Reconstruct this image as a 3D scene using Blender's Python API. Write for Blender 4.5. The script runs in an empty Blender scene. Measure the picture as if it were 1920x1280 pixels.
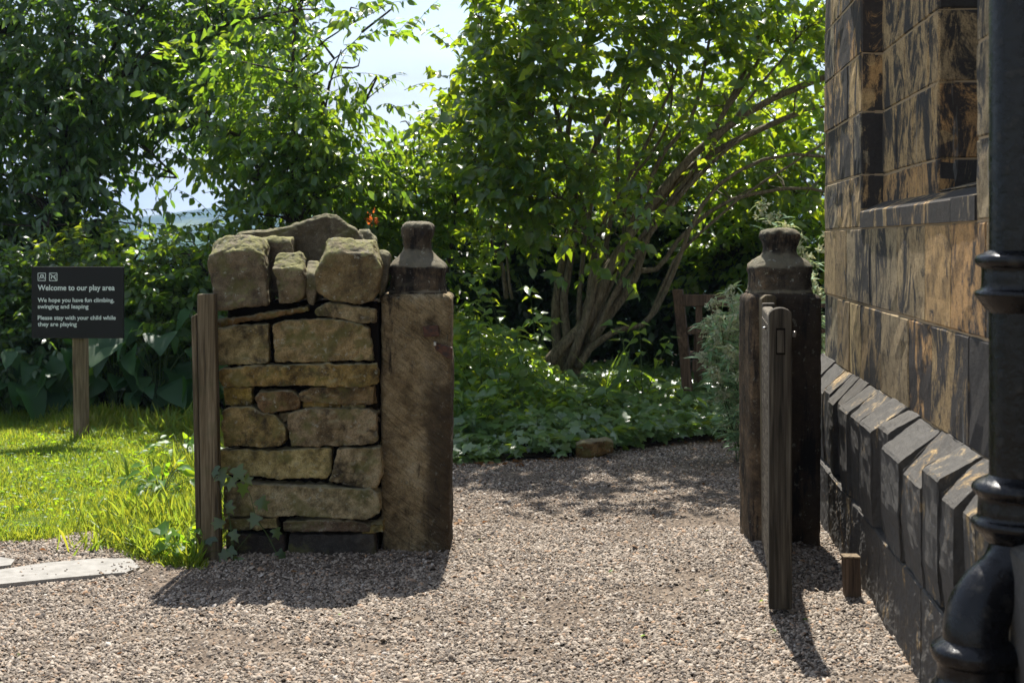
import bpy, bmesh, math, random
import numpy as np
from mathutils import Vector, noise as mnoise

# ------------------------------------------------------------------ camera, light
F = 2700.0          # focal length in photo pixels (1920 wide)
H = 1.5             # eye height
HY = 453.0          # horizon row
SC = bpy.context.scene
COL = SC.collection
cam_d = bpy.data.cameras.new('camera'); cam = bpy.data.objects.new('camera', cam_d); COL.objects.link(cam)
cam.location = (0, 0, H); cam.rotation_euler = (math.radians(90), 0, 0)
cam_d.sensor_width = 36; cam_d.lens = F / 1920 * 36
cam_d.shift_y = -(640 - HY) / 1920
cam_d.clip_start = 0.05; cam_d.clip_end = 20000
cam_d.dof.use_dof = True; cam_d.dof.focus_distance = 7.2; cam_d.dof.aperture_fstop = 5.6
SC.camera = cam
SUN_EL = 57.0; SUN_AZ = 1.2      # azimuth measured from +Y, + towards +X
w = bpy.data.worlds.new('World'); SC.world = w; w.use_nodes = True
nt = w.node_tree; nt.nodes.clear()
o_ = nt.nodes.new('ShaderNodeOutputWorld'); bg = nt.nodes.new('ShaderNodeBackground')
sky = nt.nodes.new('ShaderNodeTexSky'); sky.sky_type = 'NISHITA'; sky.sun_disc = False
sky.sun_elevation = math.radians(SUN_EL); sky.sun_rotation = math.radians(SUN_AZ)
sky.air_density = 1.0; sky.dust_density = 0.6; sky.ozone_density = 1.4
tc = nt.nodes.new('ShaderNodeTexCoord'); mp = nt.nodes.new('ShaderNodeMapping'); mp.inputs['Scale'].default_value = (1.6, 1.6, 9.0)
nz = nt.nodes.new('ShaderNodeTexNoise'); nz.inputs['Scale'].default_value = 1.7; nz.inputs['Detail'].default_value = 6; nz.inputs['Roughness'].default_value = .55
cr = nt.nodes.new('ShaderNodeMapRange'); cr.inputs[1].default_value = .34; cr.inputs[2].default_value = .60; cr.inputs[3].default_value = .30; cr.inputs[4].default_value = 1.0
sep = nt.nodes.new('ShaderNodeSeparateXYZ'); er = nt.nodes.new('ShaderNodeMapRange')
er.inputs[1].default_value = .02; er.inputs[2].default_value = .55; er.inputs[3].default_value = 1.0; er.inputs[4].default_value = .65
mu = nt.nodes.new('ShaderNodeMath'); mu.operation = 'MULTIPLY'
mx = nt.nodes.new('ShaderNodeMix'); mx.data_type = 'RGBA'; mx.inputs[7].default_value = (3.7, 3.9, 4.2, 1)
L = nt.links.new
L(tc.outputs['Generated'], mp.inputs[0]); L(mp.outputs[0], nz.inputs[0]); L(nz.outputs[0], cr.inputs[0])
L(tc.outputs['Generated'], sep.inputs[0]); L(sep.outputs[2], er.inputs[0]); L(cr.outputs[0], mu.inputs[0]); L(er.outputs[0], mu.inputs[1])
L(mu.outputs[0], mx.inputs[0]); L(sky.outputs[0], mx.inputs[6]); L(mx.outputs[2], bg.inputs[0]); L(bg.outputs[0], o_.inputs[0])
bg.inputs[1].default_value = 0.10
sd = bpy.data.lights.new('sun', 'SUN'); sd.energy = 5.0; sd.angle = math.radians(.5); sd.color = (1, .95, .87)
sun = bpy.data.objects.new('sun', sd); COL.objects.link(sun)
_e, _a = math.radians(SUN_EL), math.radians(SUN_AZ)
SUNV = Vector((math.sin(_a) * math.cos(_e), math.cos(_a) * math.cos(_e), math.sin(_e)))
sun.rotation_euler = SUNV.to_track_quat('Z', 'Y').to_euler(); sun.location = SUNV * 30
SC.view_settings.view_transform = 'Standard'; SC.view_settings.look = 'None'
SC.view_settings.exposure = 1.15; SC.view_settings.gamma = 1.0
SC.cycles.use_denoising = True
SC.cycles.max_bounces = 8; SC.cycles.transmission_bounces = 6; SC.cycles.diffuse_bounces = 4; SC.cycles.glossy_bounces = 3
SC.cycles.volume_bounces = 0; SC.cycles.transparent_max_bounces = 8
SC.cycles.sample_clamp_indirect = 8

rng = np.random.default_rng(7)
random.seed(7)

def P(px, py, Y): return np.array(((px - 960) * Y / F, Y, H - (py - HY) * Y / F))
def G(px, py, z=0.0): return P(px, py, F * (H - z) / (py - HY))

# ------------------------------------------------------------------ object helpers
def tag(o, label=None, cat=None, group=None, kind=None):
    if label: o['label'] = label
    if cat: o['category'] = cat
    if group: o['group'] = group
    if kind: o['kind'] = kind
    return o
def wloc(p):
    v = np.zeros(3)
    while p is not None: v += np.array(p.location); p = p.parent
    return v
def thing(name, loc, label, cat, group=None):
    o = bpy.data.objects.new(name, None); COL.objects.link(o); o.location = tuple(float(x) for x in loc)
    o.empty_display_size = .1
    return tag(o, label, cat, group)
def link(name, me, mat, parent=None):
    o = bpy.data.objects.new(name, me); COL.objects.link(o); o.parent = parent
    if mat: me.materials.append(mat)
    return o
def mesh(name, V, faces, mat, parent=None, smooth=False, origin=None):
    """V world coordinates; faces list of index tuples"""
    V = np.asarray(V, float); base = wloc(parent) if parent is not None else (np.zeros(3) if origin is None else np.asarray(origin, float))
    me = bpy.data.meshes.new(name); me.from_pydata((V - base).tolist(), [], faces); me.validate()
    if smooth: me.polygons.foreach_set('use_smooth', [True] * len(me.polygons))
    o = link(name, me, mat, parent)
    if parent is None and origin is not None: o.location = tuple(map(float, origin))
    return o
def fastmesh(name, V, nv, tmplF, mat, parent=None, var=None, smooth=True, origin=None, extra=None):
    """V (N*nv,3) ; every item repeats face template tmplF (list of tuples)"""
    N = len(V) // nv
    base = wloc(parent) if parent is not None else (np.zeros(3) if origin is None else np.asarray(origin, float))
    V = V - base
    me = bpy.data.meshes.new(name)
    loops = np.concatenate([np.array(f) for f in tmplF]); lens = np.array([len(f) for f in tmplF])
    allidx = (loops[None, :] + (np.arange(N) * nv)[:, None]).ravel()
    alllen = np.tile(lens, N); starts = np.concatenate(([0], np.cumsum(alllen)[:-1]))
    me.vertices.add(len(V)); me.vertices.foreach_set('co', V.astype(np.float32).ravel())
    me.loops.add(len(allidx)); me.loops.foreach_set('vertex_index', allidx.astype(np.int32))
    me.polygons.add(len(alllen)); me.polygons.foreach_set('loop_start', starts.astype(np.int32))
    try: me.polygons.foreach_set('loop_total', alllen.astype(np.int32))
    except Exception: pass
    me.update(calc_edges=True)
    if smooth: me.polygons.foreach_set('use_smooth', np.ones(len(alllen), bool))
    if var is not None:
        at = me.attributes.new('var', 'FLOAT', 'FACE'); at.data.foreach_set('value', np.repeat(var, len(tmplF)).astype(np.float32))
    o = link(name, me, mat, parent)
    if parent is None and origin is not None: o.location = tuple(map(float, origin))
    return o
def nrmz(a): return a / (np.linalg.norm(a, axis=-1, keepdims=True) + 1e-9)

def tubes(name, pts, rad, sides, mat, parent=None, origin=None, var=False):
    """pts (N,K,3), rad (N,K)"""
    pts = np.asarray(pts, float); rad = np.asarray(rad, float); N, K, _ = pts.shape
    T = nrmz(np.gradient(pts, axis=1)); cand = np.eye(3)[[1, 0, 2]] + .05; dots = np.abs(np.einsum('nkc,jc->nkj', T, cand)).max(1); ref = np.repeat(cand[np.argmin(dots, 1)][:, None, :], K, 1)
    A = nrmz(np.cross(T, ref)); B = np.cross(T, A)
    th = np.arange(sides) * 2 * math.pi / sides
    V = pts[:, :, None, :] + rad[:, :, None, None] * (A[:, :, None, :] * np.cos(th)[None, None, :, None] + B[:, :, None, :] * np.sin(th)[None, None, :, None])
    fs = []
    for k in range(K - 1):
        for s in range(sides):
            a = k * sides + s; b = k * sides + (s + 1) % sides
            fs.append((a, b, b + sides, a + sides))
    fs.append(tuple(range(sides))[::-1]); fs.append(tuple((K - 1) * sides + s for s in range(sides)))
    return fastmesh(name, V.reshape(-1, 3), K * sides, fs, mat, parent, var=(rng.random(N) if var else None), origin=origin)

def spline(pts, K):
    """smooth resample of a polyline by Catmull-Rom"""
    pts = np.asarray(pts, float); n = len(pts); t = np.linspace(0, n - 1 - 1e-6, K); out = []
    for x in t:
        i = int(x); f = x - i
        p0 = pts[max(i - 1, 0)]; p1 = pts[i]; p2 = pts[i + 1]; p3 = pts[min(i + 2, n - 1)]
        out.append(.5 * ((2 * p1) + (-p0 + p2) * f + (2 * p0 - 5 * p1 + 4 * p2 - p3) * f * f + (-p0 + 3 * p1 - 3 * p2 + p3) * f ** 3))
    return np.array(out)

# ------------------------------------------------------------------ material helper
class M:
    def __init__(s, name):
        s.m = bpy.data.materials.new(name); s.m.use_nodes = True; s.nt = s.m.node_tree; s.nt.nodes.clear()
        s.out = s.n('ShaderNodeOutputMaterial'); s.b = s.n('ShaderNodeBsdfPrincipled'); s.l(s.b.outputs[0], s.out.inputs[0])
    def n(s, t, **kw):
        x = s.nt.nodes.new(t)
        for k, v in kw.items(): setattr(x, k, v)
        return x
    def l(s, a, b): s.nt.links.new(a, b)
    def coord(s, kind='pos', scale=(1, 1, 1), rnd=False, rot=(0, 0, 0)):
        if kind == 'pos': src = s.n('ShaderNodeNewGeometry').outputs['Position']
        else: src = s.n('ShaderNodeTexCoord').outputs['Object']
        m = s.n('ShaderNodeMapping'); m.inputs['Scale'].default_value = scale; m.inputs['Rotation'].default_value = rot
        s.l(src, m.inputs[0])
        if rnd:
            oi = s.n('ShaderNodeObjectInfo'); k = s.math('MULTIPLY', oi.outputs['Random'], 37.0)
            s.l(k, m.inputs['Location'])
        return m.outputs[0]
    def noise(s, vec, scale, detail=5, rough=.55, dist=0):
        x = s.n('ShaderNodeTexNoise'); x.inputs['Scale'].default_value = scale; x.inputs['Detail'].default_value = detail
        x.inputs['Roughness'].default_value = rough; x.inputs['Distortion'].default_value = dist
        s.l(vec, x.inputs['Vector']); return x.outputs[0]
    def vor(s, vec, scale, out='Distance', feature='F1'):
        x = s.n('ShaderNodeTexVoronoi', feature=feature); x.inputs['Scale'].default_value = scale; s.l(vec, x.inputs['Vector']); return x.outputs[out]
    def math(s, op, a, b=None, clamp=False):
        x = s.n('ShaderNodeMath', operation=op, use_clamp=clamp)
        for i, v in enumerate((a, b)):
            if v is None: continue
            if isinstance(v, (int, float)): x.inputs[i].default_value = v
            else: s.l(v, x.inputs[i])
        return x.outputs[0]
    def rng(s, v, a, b, c=0., d=1.):
        x = s.n('ShaderNodeMapRange'); x.interpolation_type = 'SMOOTHSTEP'
        for i, k in zip((1, 2, 3, 4), (a, b, c, d)): x.inputs[i].default_value = k
        s.l(v, x.inputs[0]); return x.outputs[0]
    def ramp(s, v, stops):
        x = s.n('ShaderNodeValToRGB'); e = x.color_ramp.elements
        e[0].position = stops[0][0]; e[0].color = (*stops[0][1], 1); e[1].position = stops[-1][0]; e[1].color = (*stops[-1][1], 1)
        for p, c in stops[1:-1]:
            q = e.new(p); q.color = (*c, 1)
        s.l(v, x.inputs[0]); return x.outputs[0]
    def mix(s, f, a, b, mode='MIX'):
        x = s.n('ShaderNodeMix', data_type='RGBA', blend_type=mode)
        for i, v in ((0, f), (6, a), (7, b)):
            if isinstance(v, (int, float)): x.inputs[i].default_value = v
            elif isinstance(v, tuple): x.inputs[i].default_value = (*v, 1)
            else: s.l(v, x.inputs[i])
        return x.outputs[2]
    def attr(s, name, out='Fac'):
        x = s.n('ShaderNodeAttribute', attribute_name=name); return x.outputs[out]
    def bump(s, h, strength=.5, dist=.01, prev=None):
        x = s.n('ShaderNodeBump'); x.inputs['Strength'].default_value = strength; x.inputs['Distance'].default_value = dist
        s.l(h, x.inputs['Height'])
        if prev is not None: s.l(prev, x.inputs['Normal'])
        return x.outputs[0]
    def fin(s, col=None, rough=.8, spec=.3, normal=None, metal=0):
        if col is not None:
            if isinstance(col, tuple): s.b.inputs['Base Color'].default_value = (*col, 1)
            else: s.l(col, s.b.inputs['Base Color'])
        if isinstance(rough, (int, float)): s.b.inputs['Roughness'].default_value = rough
        else: s.l(rough, s.b.inputs['Roughness'])
        s.b.inputs['Specular IOR Level'].default_value = spec; s.b.inputs['Metallic'].default_value = metal
        if normal is not None: s.l(normal, s.b.inputs['Normal'])
        return s.m

def leaf_mat(name, cols, trans=(.25, .5, .03), tf=.42, rough=.42, spec=.5, mot=.35):
    m = M(name); v = m.attr('var')
    c = m.ramp(v, [(i / (len(cols) - 1), k) for i, k in enumerate(cols)])
    p = m.coord('pos'); n = m.noise(p, 55, 2); c2 = m.mix(m.rng(n, .35, .7, 0, mot), c, (.02, .05, .012))
    m.fin(c2, rough, spec)
    tr = m.n('ShaderNodeBsdfTranslucent')
    tcx = m.mix(m.rng(v, .0, 1, 0, .75), trans, tuple(min(1, k * s) for k, s in zip(trans, (1.9, 1.25, .8))))
    m.l(tcx, tr.inputs[0])
    ms = m.n('ShaderNodeMixShader'); ms.inputs[0].default_value = tf
    m.l(m.b.outputs[0], ms.inputs[1]); m.l(tr.outputs[0], ms.inputs[2]); m.l(ms.outputs[0], m.out.inputs[0])
    return m.m

def sandstone(name, ramp_cols, dark=.4, moss_toplight=0.0, lichen=.0, tool=0.0, rnd=True, blackamt=0.0, vmul=(.7, 1.2), band=None):
    m = M(name); p = m.coord('pos', rnd=False); q = m.coord('pos', rnd=rnd)
    big = m.noise(q, 5.0, 5, .6); mid = m.noise(q, 22, 6, .65); fine = m.noise(p, 170, 4, .7); gr = m.noise(p, 420, 2, .6)
    f = m.math('ADD', m.math('MULTIPLY', big, .55), m.math('MULTIPLY', mid, .45))
    c = m.ramp(f, [(.36 + .28 * i / (len(ramp_cols) - 1), k) for i, k in enumerate(ramp_cols)])
    if rnd:
        oi = m.n('ShaderNodeObjectInfo'); hv = m.n('ShaderNodeHueSaturation')
        m.l(m.rng(oi.outputs['Random'], 0, 1, vmul[0], vmul[1]), hv.inputs['Value'])
        m.l(m.math('ADD', m.math('MULTIPLY', oi.outputs['Random'], .05), .474), hv.inputs['Hue'])
        m.l(m.rng(m.math('FRACT', m.math('MULTIPLY', oi.outputs['Random'], 7.3)), 0, 1, .78, 1.15), hv.inputs['Saturation'])
        m.l(c, hv.inputs['Color']); c = hv.outputs[0]
    dk = m.rng(m.noise(q, 9, 6, .7, .4), .50, .68, 0, dark)
    c = m.mix(dk, c, (.018, .015, .012))
    c = m.mix(m.rng(fine, .42, .66, 0, .45), c, (.03, .024, .017))
    c = m.mix(m.rng(gr, .58, .75, 0, .35), c, (.42, .36, .26))
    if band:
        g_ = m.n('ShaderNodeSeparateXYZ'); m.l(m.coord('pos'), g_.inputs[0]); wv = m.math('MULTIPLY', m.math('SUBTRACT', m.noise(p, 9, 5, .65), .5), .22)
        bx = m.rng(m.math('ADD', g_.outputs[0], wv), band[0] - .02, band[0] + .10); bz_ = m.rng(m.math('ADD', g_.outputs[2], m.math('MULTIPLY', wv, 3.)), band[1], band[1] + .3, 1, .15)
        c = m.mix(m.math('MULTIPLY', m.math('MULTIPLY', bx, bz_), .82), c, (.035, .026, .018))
    ol = m.rng(m.noise(q, 6.5, 5, .7), .5, .62, 0, .6 if rnd else 0); c = m.mix(ol, c, m.mix(fine, (.06, .065, .02), (.17, .17, .055)))
    if blackamt:
        pb = m.coord('pos', (9, 9, 1.6)); k = m.rng(m.noise(pb, 1.2, 7, .7), .5 - blackamt * .3, .62 - blackamt * .3)
        c = m.mix(m.math('MULTIPLY', k, .93), c, (.014, .013, .013))
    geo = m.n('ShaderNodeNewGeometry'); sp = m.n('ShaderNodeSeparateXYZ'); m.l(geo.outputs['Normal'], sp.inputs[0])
    if moss_toplight:
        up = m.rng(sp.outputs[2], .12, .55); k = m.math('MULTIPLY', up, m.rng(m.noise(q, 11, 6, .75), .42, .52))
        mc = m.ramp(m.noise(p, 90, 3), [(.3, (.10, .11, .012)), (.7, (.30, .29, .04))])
        c = m.mix(m.math('MULTIPLY', k, moss_toplight), c, mc)
        c = m.mix(m.math('MULTIPLY', up, .45), c, (.30, .27, .19))  # upward faces also painted paler, standing for light on the tops
    if lichen:
        k = m.rng(m.noise(q, 38, 5, .7), .60, .66, 0, lichen); c = m.mix(k, c, (.34, .34, .27))
    b1 = m.bump(mid, .8, .02); b2 = m.bump(fine, .9, .007, b1); nrm = m.bump(gr, .45, .002, b2)
    if tool:
        tv = m.coord('pos', (1, 1, 1), rot=(0, math.radians(52), 0)); mp2 = m.n('ShaderNodeMapping'); mp2.inputs['Scale'].default_value = (90, 20, 11)
        m.l(tv, mp2.inputs[0]); tn = m.noise(mp2.outputs[0], 1.0, 3, .5, .6)
        nrm = m.bump(tn, tool, .035, nrm)
        c = m.mix(m.rng(tn, .32, .50, .42, 0), c, (.07, .048, .026))
    return m.fin(c, .9, .18, nrm)

SAND = [(.045, .032, .012), (.14, .10, .038), (.27, .195, .075), (.42, .31, .14), (.21, .18, .06)]
m_stone = sandstone('rubble_sandstone', SAND, .8, .3, .6, vmul=(.55, 1.25))
m_cope = sandstone('coping_sandstone', [(.07, .05, .03), (.17, .135, .07), (.27, .215, .115), (.34, .29, .17)], .7, .95, .75)
m_grit = sandstone('grey_gritstone', [(.09, .078, .05), (.17, .15, .10), (.26, .23, .155)], .3, .35, .3)
m_dkst = sandstone('dark_base_stone', [(.02, .019, .018), (.045, .04, .035), (.09, .07, .05)], .5)  # darker stone tones for the bottom row of the wall
m_core = M('dark_wall_fill').fin((.012, .010, .008), 1, 0)
m_iron = M('x')
def iron():
    m = M('black_painted_iron'); p = m.coord('pos'); n = m.noise(p, 30, 5, .6); f = m.noise(p, 260, 3)
    c = m.mix(m.rng(n, .56, .70, 0, .5), (.005, .005, .006), (.05, .045, .036))
    return m.fin(c, m.rng(n, .3, .7, .14, .38), .28, m.bump(f, .25, .002, m.bump(n, .4, .006)))
m_iron = iron()
def rust():
    m = M('rusty_iron'); p = m.coord('pos'); n = m.noise(p, 60, 5, .7)
    return m.fin(m.ramp(n, [(.35, (.012, .010, .010)), (.6, (.09, .035, .015))]), .7, .4, m.bump(n, .6, .004))
m_rust = rust()
m_bolt = M('worn_bolt_metal').fin((.35, .34, .32), .3, .5, None, 1)
def wood(name, c0, c1, c2, axis=2, green=0.):
    m = M(name); s = [60, 60, 60]; s[axis] = 2.6; p = m.coord('obj', tuple(s), rnd=True); n = m.noise(p, 1, 6, .6, .5)
    s2 = [9, 9, 9]; s2[axis] = 1.4; n2 = m.noise(m.coord('obj', tuple(s2), rnd=True), 1, 4)
    c = m.ramp(n, [(.33, c0), (.5, c1), (.68, c2)]); c = m.mix(m.rng(n2, .45, .7, 0, .55), c, c0)
    if green: c = m.mix(m.rng(m.noise(m.coord('obj'), 8, 5), .5, .7, 0, green), c, (.06, .07, .03))
    return m.fin(c, .85, .2, m.bump(n, .6, .004))
m_post = wood('weathered_post_timber', (.035, .027, .016), (.115, .09, .052), (.20, .165, .105), green=.3)
m_gate = wood('gate_timber', (.020, .017, .012), (.055, .046, .033), (.11, .097, .074))
m_bench = wood('bench_timber', (.035, .025, .017), (.095, .065, .043), (.16, .115, .08))
m_signw = wood('sign_post_timber', (.06, .042, .025), (.17, .125, .075), (.27, .21, .135))
def panelm():
    m = M('dark_sign_face'); n = m.noise(m.coord('obj'), 60, 4); return m.fin(m.mix(n, (.014, .013, .013), (.021, .020, .019)), .55, .15)
m_panel = panelm(); m_letter = M('pale_sign_lettering').fin((.72, .78, .74), .6, .3)

def bark(name, c0, c1, c2):
    m = M(name); p = m.coord('pos', (60, 60, 14)); n = m.noise(p, 1, 7, .7, .4); n2 = m.noise(m.coord('pos'), 7, 4)
    c = m.ramp(n, [(.35, c0), (.52, c1), (.7, c2)]); c = m.mix(m.rng(n2, .5, .72, 0, .45), c, (.07, .075, .04))
    return m.fin(c, .9, .15, m.bump(n, .7, .008))
m_bark = bark('lilac_bark', (.045, .036, .024), (.135, .115, .075), (.23, .20, .14))
m_bark2 = bark('dark_bark', (.02, .016, .012), (.06, .048, .035), (.11, .09, .07))

LV = leaf_mat
m_cherry = LV('cherry_leaves', [(.022, .050, .024), (.035, .075, .032), (.052, .10, .034), (.095, .14, .04)], (.20, .40, .03), .40, .34, .75)
m_sapl = LV('bright_cherry_leaves', [(.030, .070, .024), (.048, .10, .03), (.075, .135, .036), (.11, .16, .04)], (.28, .50, .03), .45, .34, .7)
m_lilac = LV('lilac_leaves', [(.022, .058, .032), (.034, .080, .040), (.050, .10, .042), (.095, .145, .04)], (.36, .56, .022), .46, .32, .75)
m_back = LV('background_leaves', [(.026, .06, .022), (.042, .09, .028), (.058, .11, .03), (.10, .145, .035)], (.32, .54, .03), .47, .34, .7)
m_darkl = LV('shade_coloured_leaves', [(.010, .028, .010), (.020, .05, .015), (.03, .07, .02)], (.03, .10, .008), .25)  # leaf colours darkened to carry the deep shade behind stems and hedge
m_ivy = LV('ivy_leaves', [(.045, .095, .038), (.07, .14, .05), (.105, .185, .058), (.165, .24, .065)], (.28, .46, .04), .32, .30, .8)
m_dock = LV('broad_leaves', [(.018, .055, .024), (.03, .08, .032), (.045, .11, .035), (.07, .15, .035)], (.13, .36, .02), .30, .5, .35)
m_under = LV('undergrowth_leaves', [(.042, .095, .036), (.064, .135, .044), (.09, .17, .05), (.16, .24, .055)], (.38, .60, .035), .44, .34, .7)
m_mug = LV('mugwort_leaves', [(.12, .24, .12), (.19, .33, .18), (.27, .42, .25), (.36, .50, .30)], (.40, .56, .26), .35, .6, .25, .05)
m_mugf = LV('mugwort_flower_heads', [(.34, .38, .27), (.46, .50, .36), (.56, .60, .44)], (.42, .48, .28), .3, .8, .1, 0)
m_grass = LV('lawn_blades', [(.055, .13, .012), (.11, .20, .016), (.17, .24, .035), (.34, .32, .11)], (.33, .46, .04), .48, .45, .4)
m_weed = LV('yellow_green_weed_leaves', [(.05, .13, .02), (.09, .19, .02), (.15, .24, .02)], (.32, .58, .02), .5, .45, .4)
m_deadl = LV('dry_brown_leaves', [(.10, .045, .02), (.18, .09, .04), (.26, .15, .07)], (.3, .14, .05), .25, .7, .2)
m_stemg = M('green_stem').fin((.06, .10, .03), .7, .3)

def gravel_floor():
    m = M('gravel_bed'); p = m.coord('pos'); v = m.n('ShaderNodeTexVoronoi'); v.inputs['Scale'].default_value = 85; m.l(p, v.inputs['Vector'])
    c = m.ramp(v.outputs['Color'], [(.1, (.06, .05, .042)), (.5, (.13, .10, .075)), (.9, (.24, .19, .145))])
    sand = m.rng(m.noise(p, 3.2, 6, .7), .52, .66); c = m.mix(m.math('MULTIPLY', sand, .8), c, (.23, .185, .14))
    c = m.mix(m.rng(m.noise(p, 200, 2), .5, .8, 0, .5), c, (.07, .06, .05))
    h = m.math('SUBTRACT', 1, v.outputs['Distance']); return m.fin(c, .95, .1, m.bump(h, 1, .008))
m_gfloor = gravel_floor()
def pebble():
    m = M('pebbles'); v = m.attr('var'); c = m.ramp(v, [(0, (.05, .042, .036)), (.12, (.11, .086, .066)), (.35, (.205, .168, .13)), (.6, (.33, .275, .215)), (.82, (.415, .35, .28)), (.93, (.33, .20, .11)), (.97, (.44, .385, .32)), (1, (.52, .47, .41))])
    n = m.noise(m.coord('pos'), 260, 2); c = m.mix(m.rng(n, .4, .7, 0, .3), c, (.12, .10, .09))
    return m.fin(c, .75, .25)
m_peb = pebble()
def soil():
    m = M('dark_soil'); n = m.noise(m.coord('pos'), 25, 6, .7); return m.fin(m.ramp(n, [(.3, (.010, .008, .005)), (.7, (.045, .034, .022))]), 1, .05, m.bump(n, 1, .02))
m_soil = soil()
def turf():
    m = M('turf'); n = m.noise(m.coord('pos'), 12, 6, .7); return m.fin(m.ramp(n, [(.3, (.045, .075, .012)), (.7, (.10, .13, .025))]), 1, .05, m.bump(n, 1, .02))
m_turf = turf()
def slabm():
    m = M('pale_paving_stone'); n = m.noise(m.coord('pos'), 18, 6, .65); g = m.noise(m.coord('pos'), 300, 2)
    return m.fin(m.ramp(n, [(.3, (.20, .19, .17)), (.7, (.31, .295, .27))]), .85, .2, m.bump(g, .3, .002))
m_slab = slabm()
def farland():
    m = M('far_country'); p = m.coord('pos'); v = m.n('ShaderNodeTexVoronoi'); v.inputs['Scale'].default_value = .006; m.l(p, v.inputs['Vector'])
    c = m.ramp(v.outputs['Color'], [(.2, (.03, .06, .02)), (.5, (.07, .11, .03)), (.8, (.13, .15, .06))])
    c = m.mix(m.rng(m.noise(p, .012, 6, .7), .45, .6), c, (.018, .035, .015)); return m.fin(c, 1, 0)
m_far = farland()

# ------------------------------------------------------------------ ground
def terrain():
    g = np.concatenate((-np.geomspace(3480, 8, 34), np.linspace(-6, 6, 13), np.geomspace(8, 3480, 34)))
    ys = np.concatenate((np.linspace(-12, 16, 15), np.geomspace(18, 3550, 60)))
    X, Y = np.meshgrid(g, ys); Z = np.full_like(X, -.03)
    def sm(a, b, x): t = np.clip((x - a) / (b - a), 0, 1); return t * t * (3 - 2 * t)
    Z -= 4 * sm(17, 45, Y) + 36 * sm(40, 420, Y)
    r = sm(700, 2300, Y); rdg = 78 + 18 * np.sin(X / 510 + .6) + 9 * np.sin(X / 190 + 1.7) + 4 * np.sin(X / 77)
    Z += r * rdg * 1.35 * (1 + .2 * sm(3000, 6000, Y))
    r2 = sm(480, 900, Y) * (1 - sm(900, 1300, Y)); Z += r2 * (30 + 7 * np.sin(X / 130 + 2) + 4 * np.sin(X / 41))
    V = np.stack((X, Y, Z), -1).reshape(-1, 3); n = len(g); fs = [(j * n + i, j * n + i + 1, (j + 1) * n + i + 1, (j + 1) * n + i) for j in range(len(ys) - 1) for i in range(n - 1)]
    tag(mesh('terrain', V, fs, m_far, smooth=True), kind='structure')
terrain()
def sheet(name, poly, z, mat, nx=60, ny=60, zf=None, skirt=0):
    """irregular ground sheet: grid clipped to polygon by triangulating the polygon, then subdividing"""
    bm = bmesh.new(); vs = [bm.verts.new((p[0], p[1], z)) for p in poly]; bm.faces.new(vs)
    bmesh.ops.triangulate(bm, faces=bm.faces[:])
    for _ in range(7):
        es = [e for e in bm.edges if e.calc_length() > .22]
        if not es: break
        bmesh.ops.subdivide_edges(bm, edges=es, cuts=1, use_grid_fill=False); bmesh.ops.triangulate(bm, faces=bm.faces[:])
    bmesh.ops.recalc_face_normals(bm, faces=bm.faces[:])
    for v in bm.verts:
        if zf: v.co.z = zf(v.co.x, v.co.y)
        v.normal_update()
    me = bpy.data.meshes.new(name); bm.to_mesh(me); bm.free()
    for p in me.polygons:
        p.use_smooth = True
    if sum(p.normal.z for p in me.polygons) < 0: me.flip_normals()
    return tag(link(name, me, mat), kind='structure')
def fractal(x, y, s=1.0): return mnoise.noise(Vector((x * s, y * s, .3)))
def gz(x, y):
    z = .012 * fractal(x, y, 1.3) + .006 * fractal(x, y, 5)
    # scuffed mounds of gravel at the foot of the pillars
    z += .03 * math.exp(-((x - 1.25) ** 2 / .05 + (y - 7.0) ** 2 / .1)) + .015 * math.exp(-((x + 1.1) ** 2 / .6 + (y - 6.85) ** 2 / .02))
    return z
def grid_sheet(name, x0, x1, y0, y1, st, mat, zf):
    xs = np.arange(x0, x1 + st / 2, st); ys = np.arange(y0, y1 + st / 2, st); V = [(x, y, zf(x, y)) for y in ys for x in xs]; n = len(xs)
    fs = [(j * n + i, j * n + i + 1, (j + 1) * n + i + 1, (j + 1) * n + i) for j in range(len(ys) - 1) for i in range(n - 1)]
    return tag(mesh(name, V, fs, mat, smooth=True), kind='structure')
grid_sheet('gravel_path', -8, 4.2, -2, 13, .08, m_gfloor, gz)

def inpoly(x, y, poly):
    poly = np.asarray(poly)[:, :2]; c = np.zeros(len(x), bool); j = len(poly) - 1
    for i in range(len(poly)):
        xi, yi = poly[i]; xj, yj = poly[j]
        c ^= ((yi > y) != (yj > y)) & (x < (xj - xi) * (y - yi) / (yj - yi + 1e-12) + xi); j = i
    return c

lawn_poly = [G(*p)[:2] for p in ((-500, 1035), (-200, 1022), (0, 1014), (60, 1012), (110, 1003), (160, 995), (200, 984), (222, 1000), (228, 1022), (262, 1046), (320, 1056), (372, 1062))] + [(-1.42, 7.0), (-1.42, 8.6), (-.9, 12.6), (-7.5, 12.6)]
def lz(x, y): return .012 + .018 * fractal(x, y, 1.6) + .008 * fractal(x, y, 6)
sheet('lawn', lawn_poly, .02, m_turf, zf=lz)
bed_edge = [(860, 866), (960, 866), (1060, 858), (1120, 850), (1200, 842), (1290, 832), (1380, 824), (1480, 818), (1600, 812)]
bed_poly = [(-1.35, 9.75)] + [tuple(G(*p)[:2]) for p in bed_edge] + [(5, 11.5), (5, 17.5), (-2.0, 17.5), (-1.6, 12.6)]
def bz(x, y): return .03 + .12 * min(1, max(0, (y - 10.2) / 2.0)) + .03 * fractal(x, y, 1.5)
sheet('soil_bed', bed_poly, .03, m_soil, zf=bz)
sheet('hedge_bank', [(-9, 12.0), (-1.6, 12.0), (-1.6, 17.5), (-9, 17.5)], .05, m_soil, zf=lambda x, y: .04 + .05 * fractal(x, y, 1.2) + .03 * (y - 12))

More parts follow.
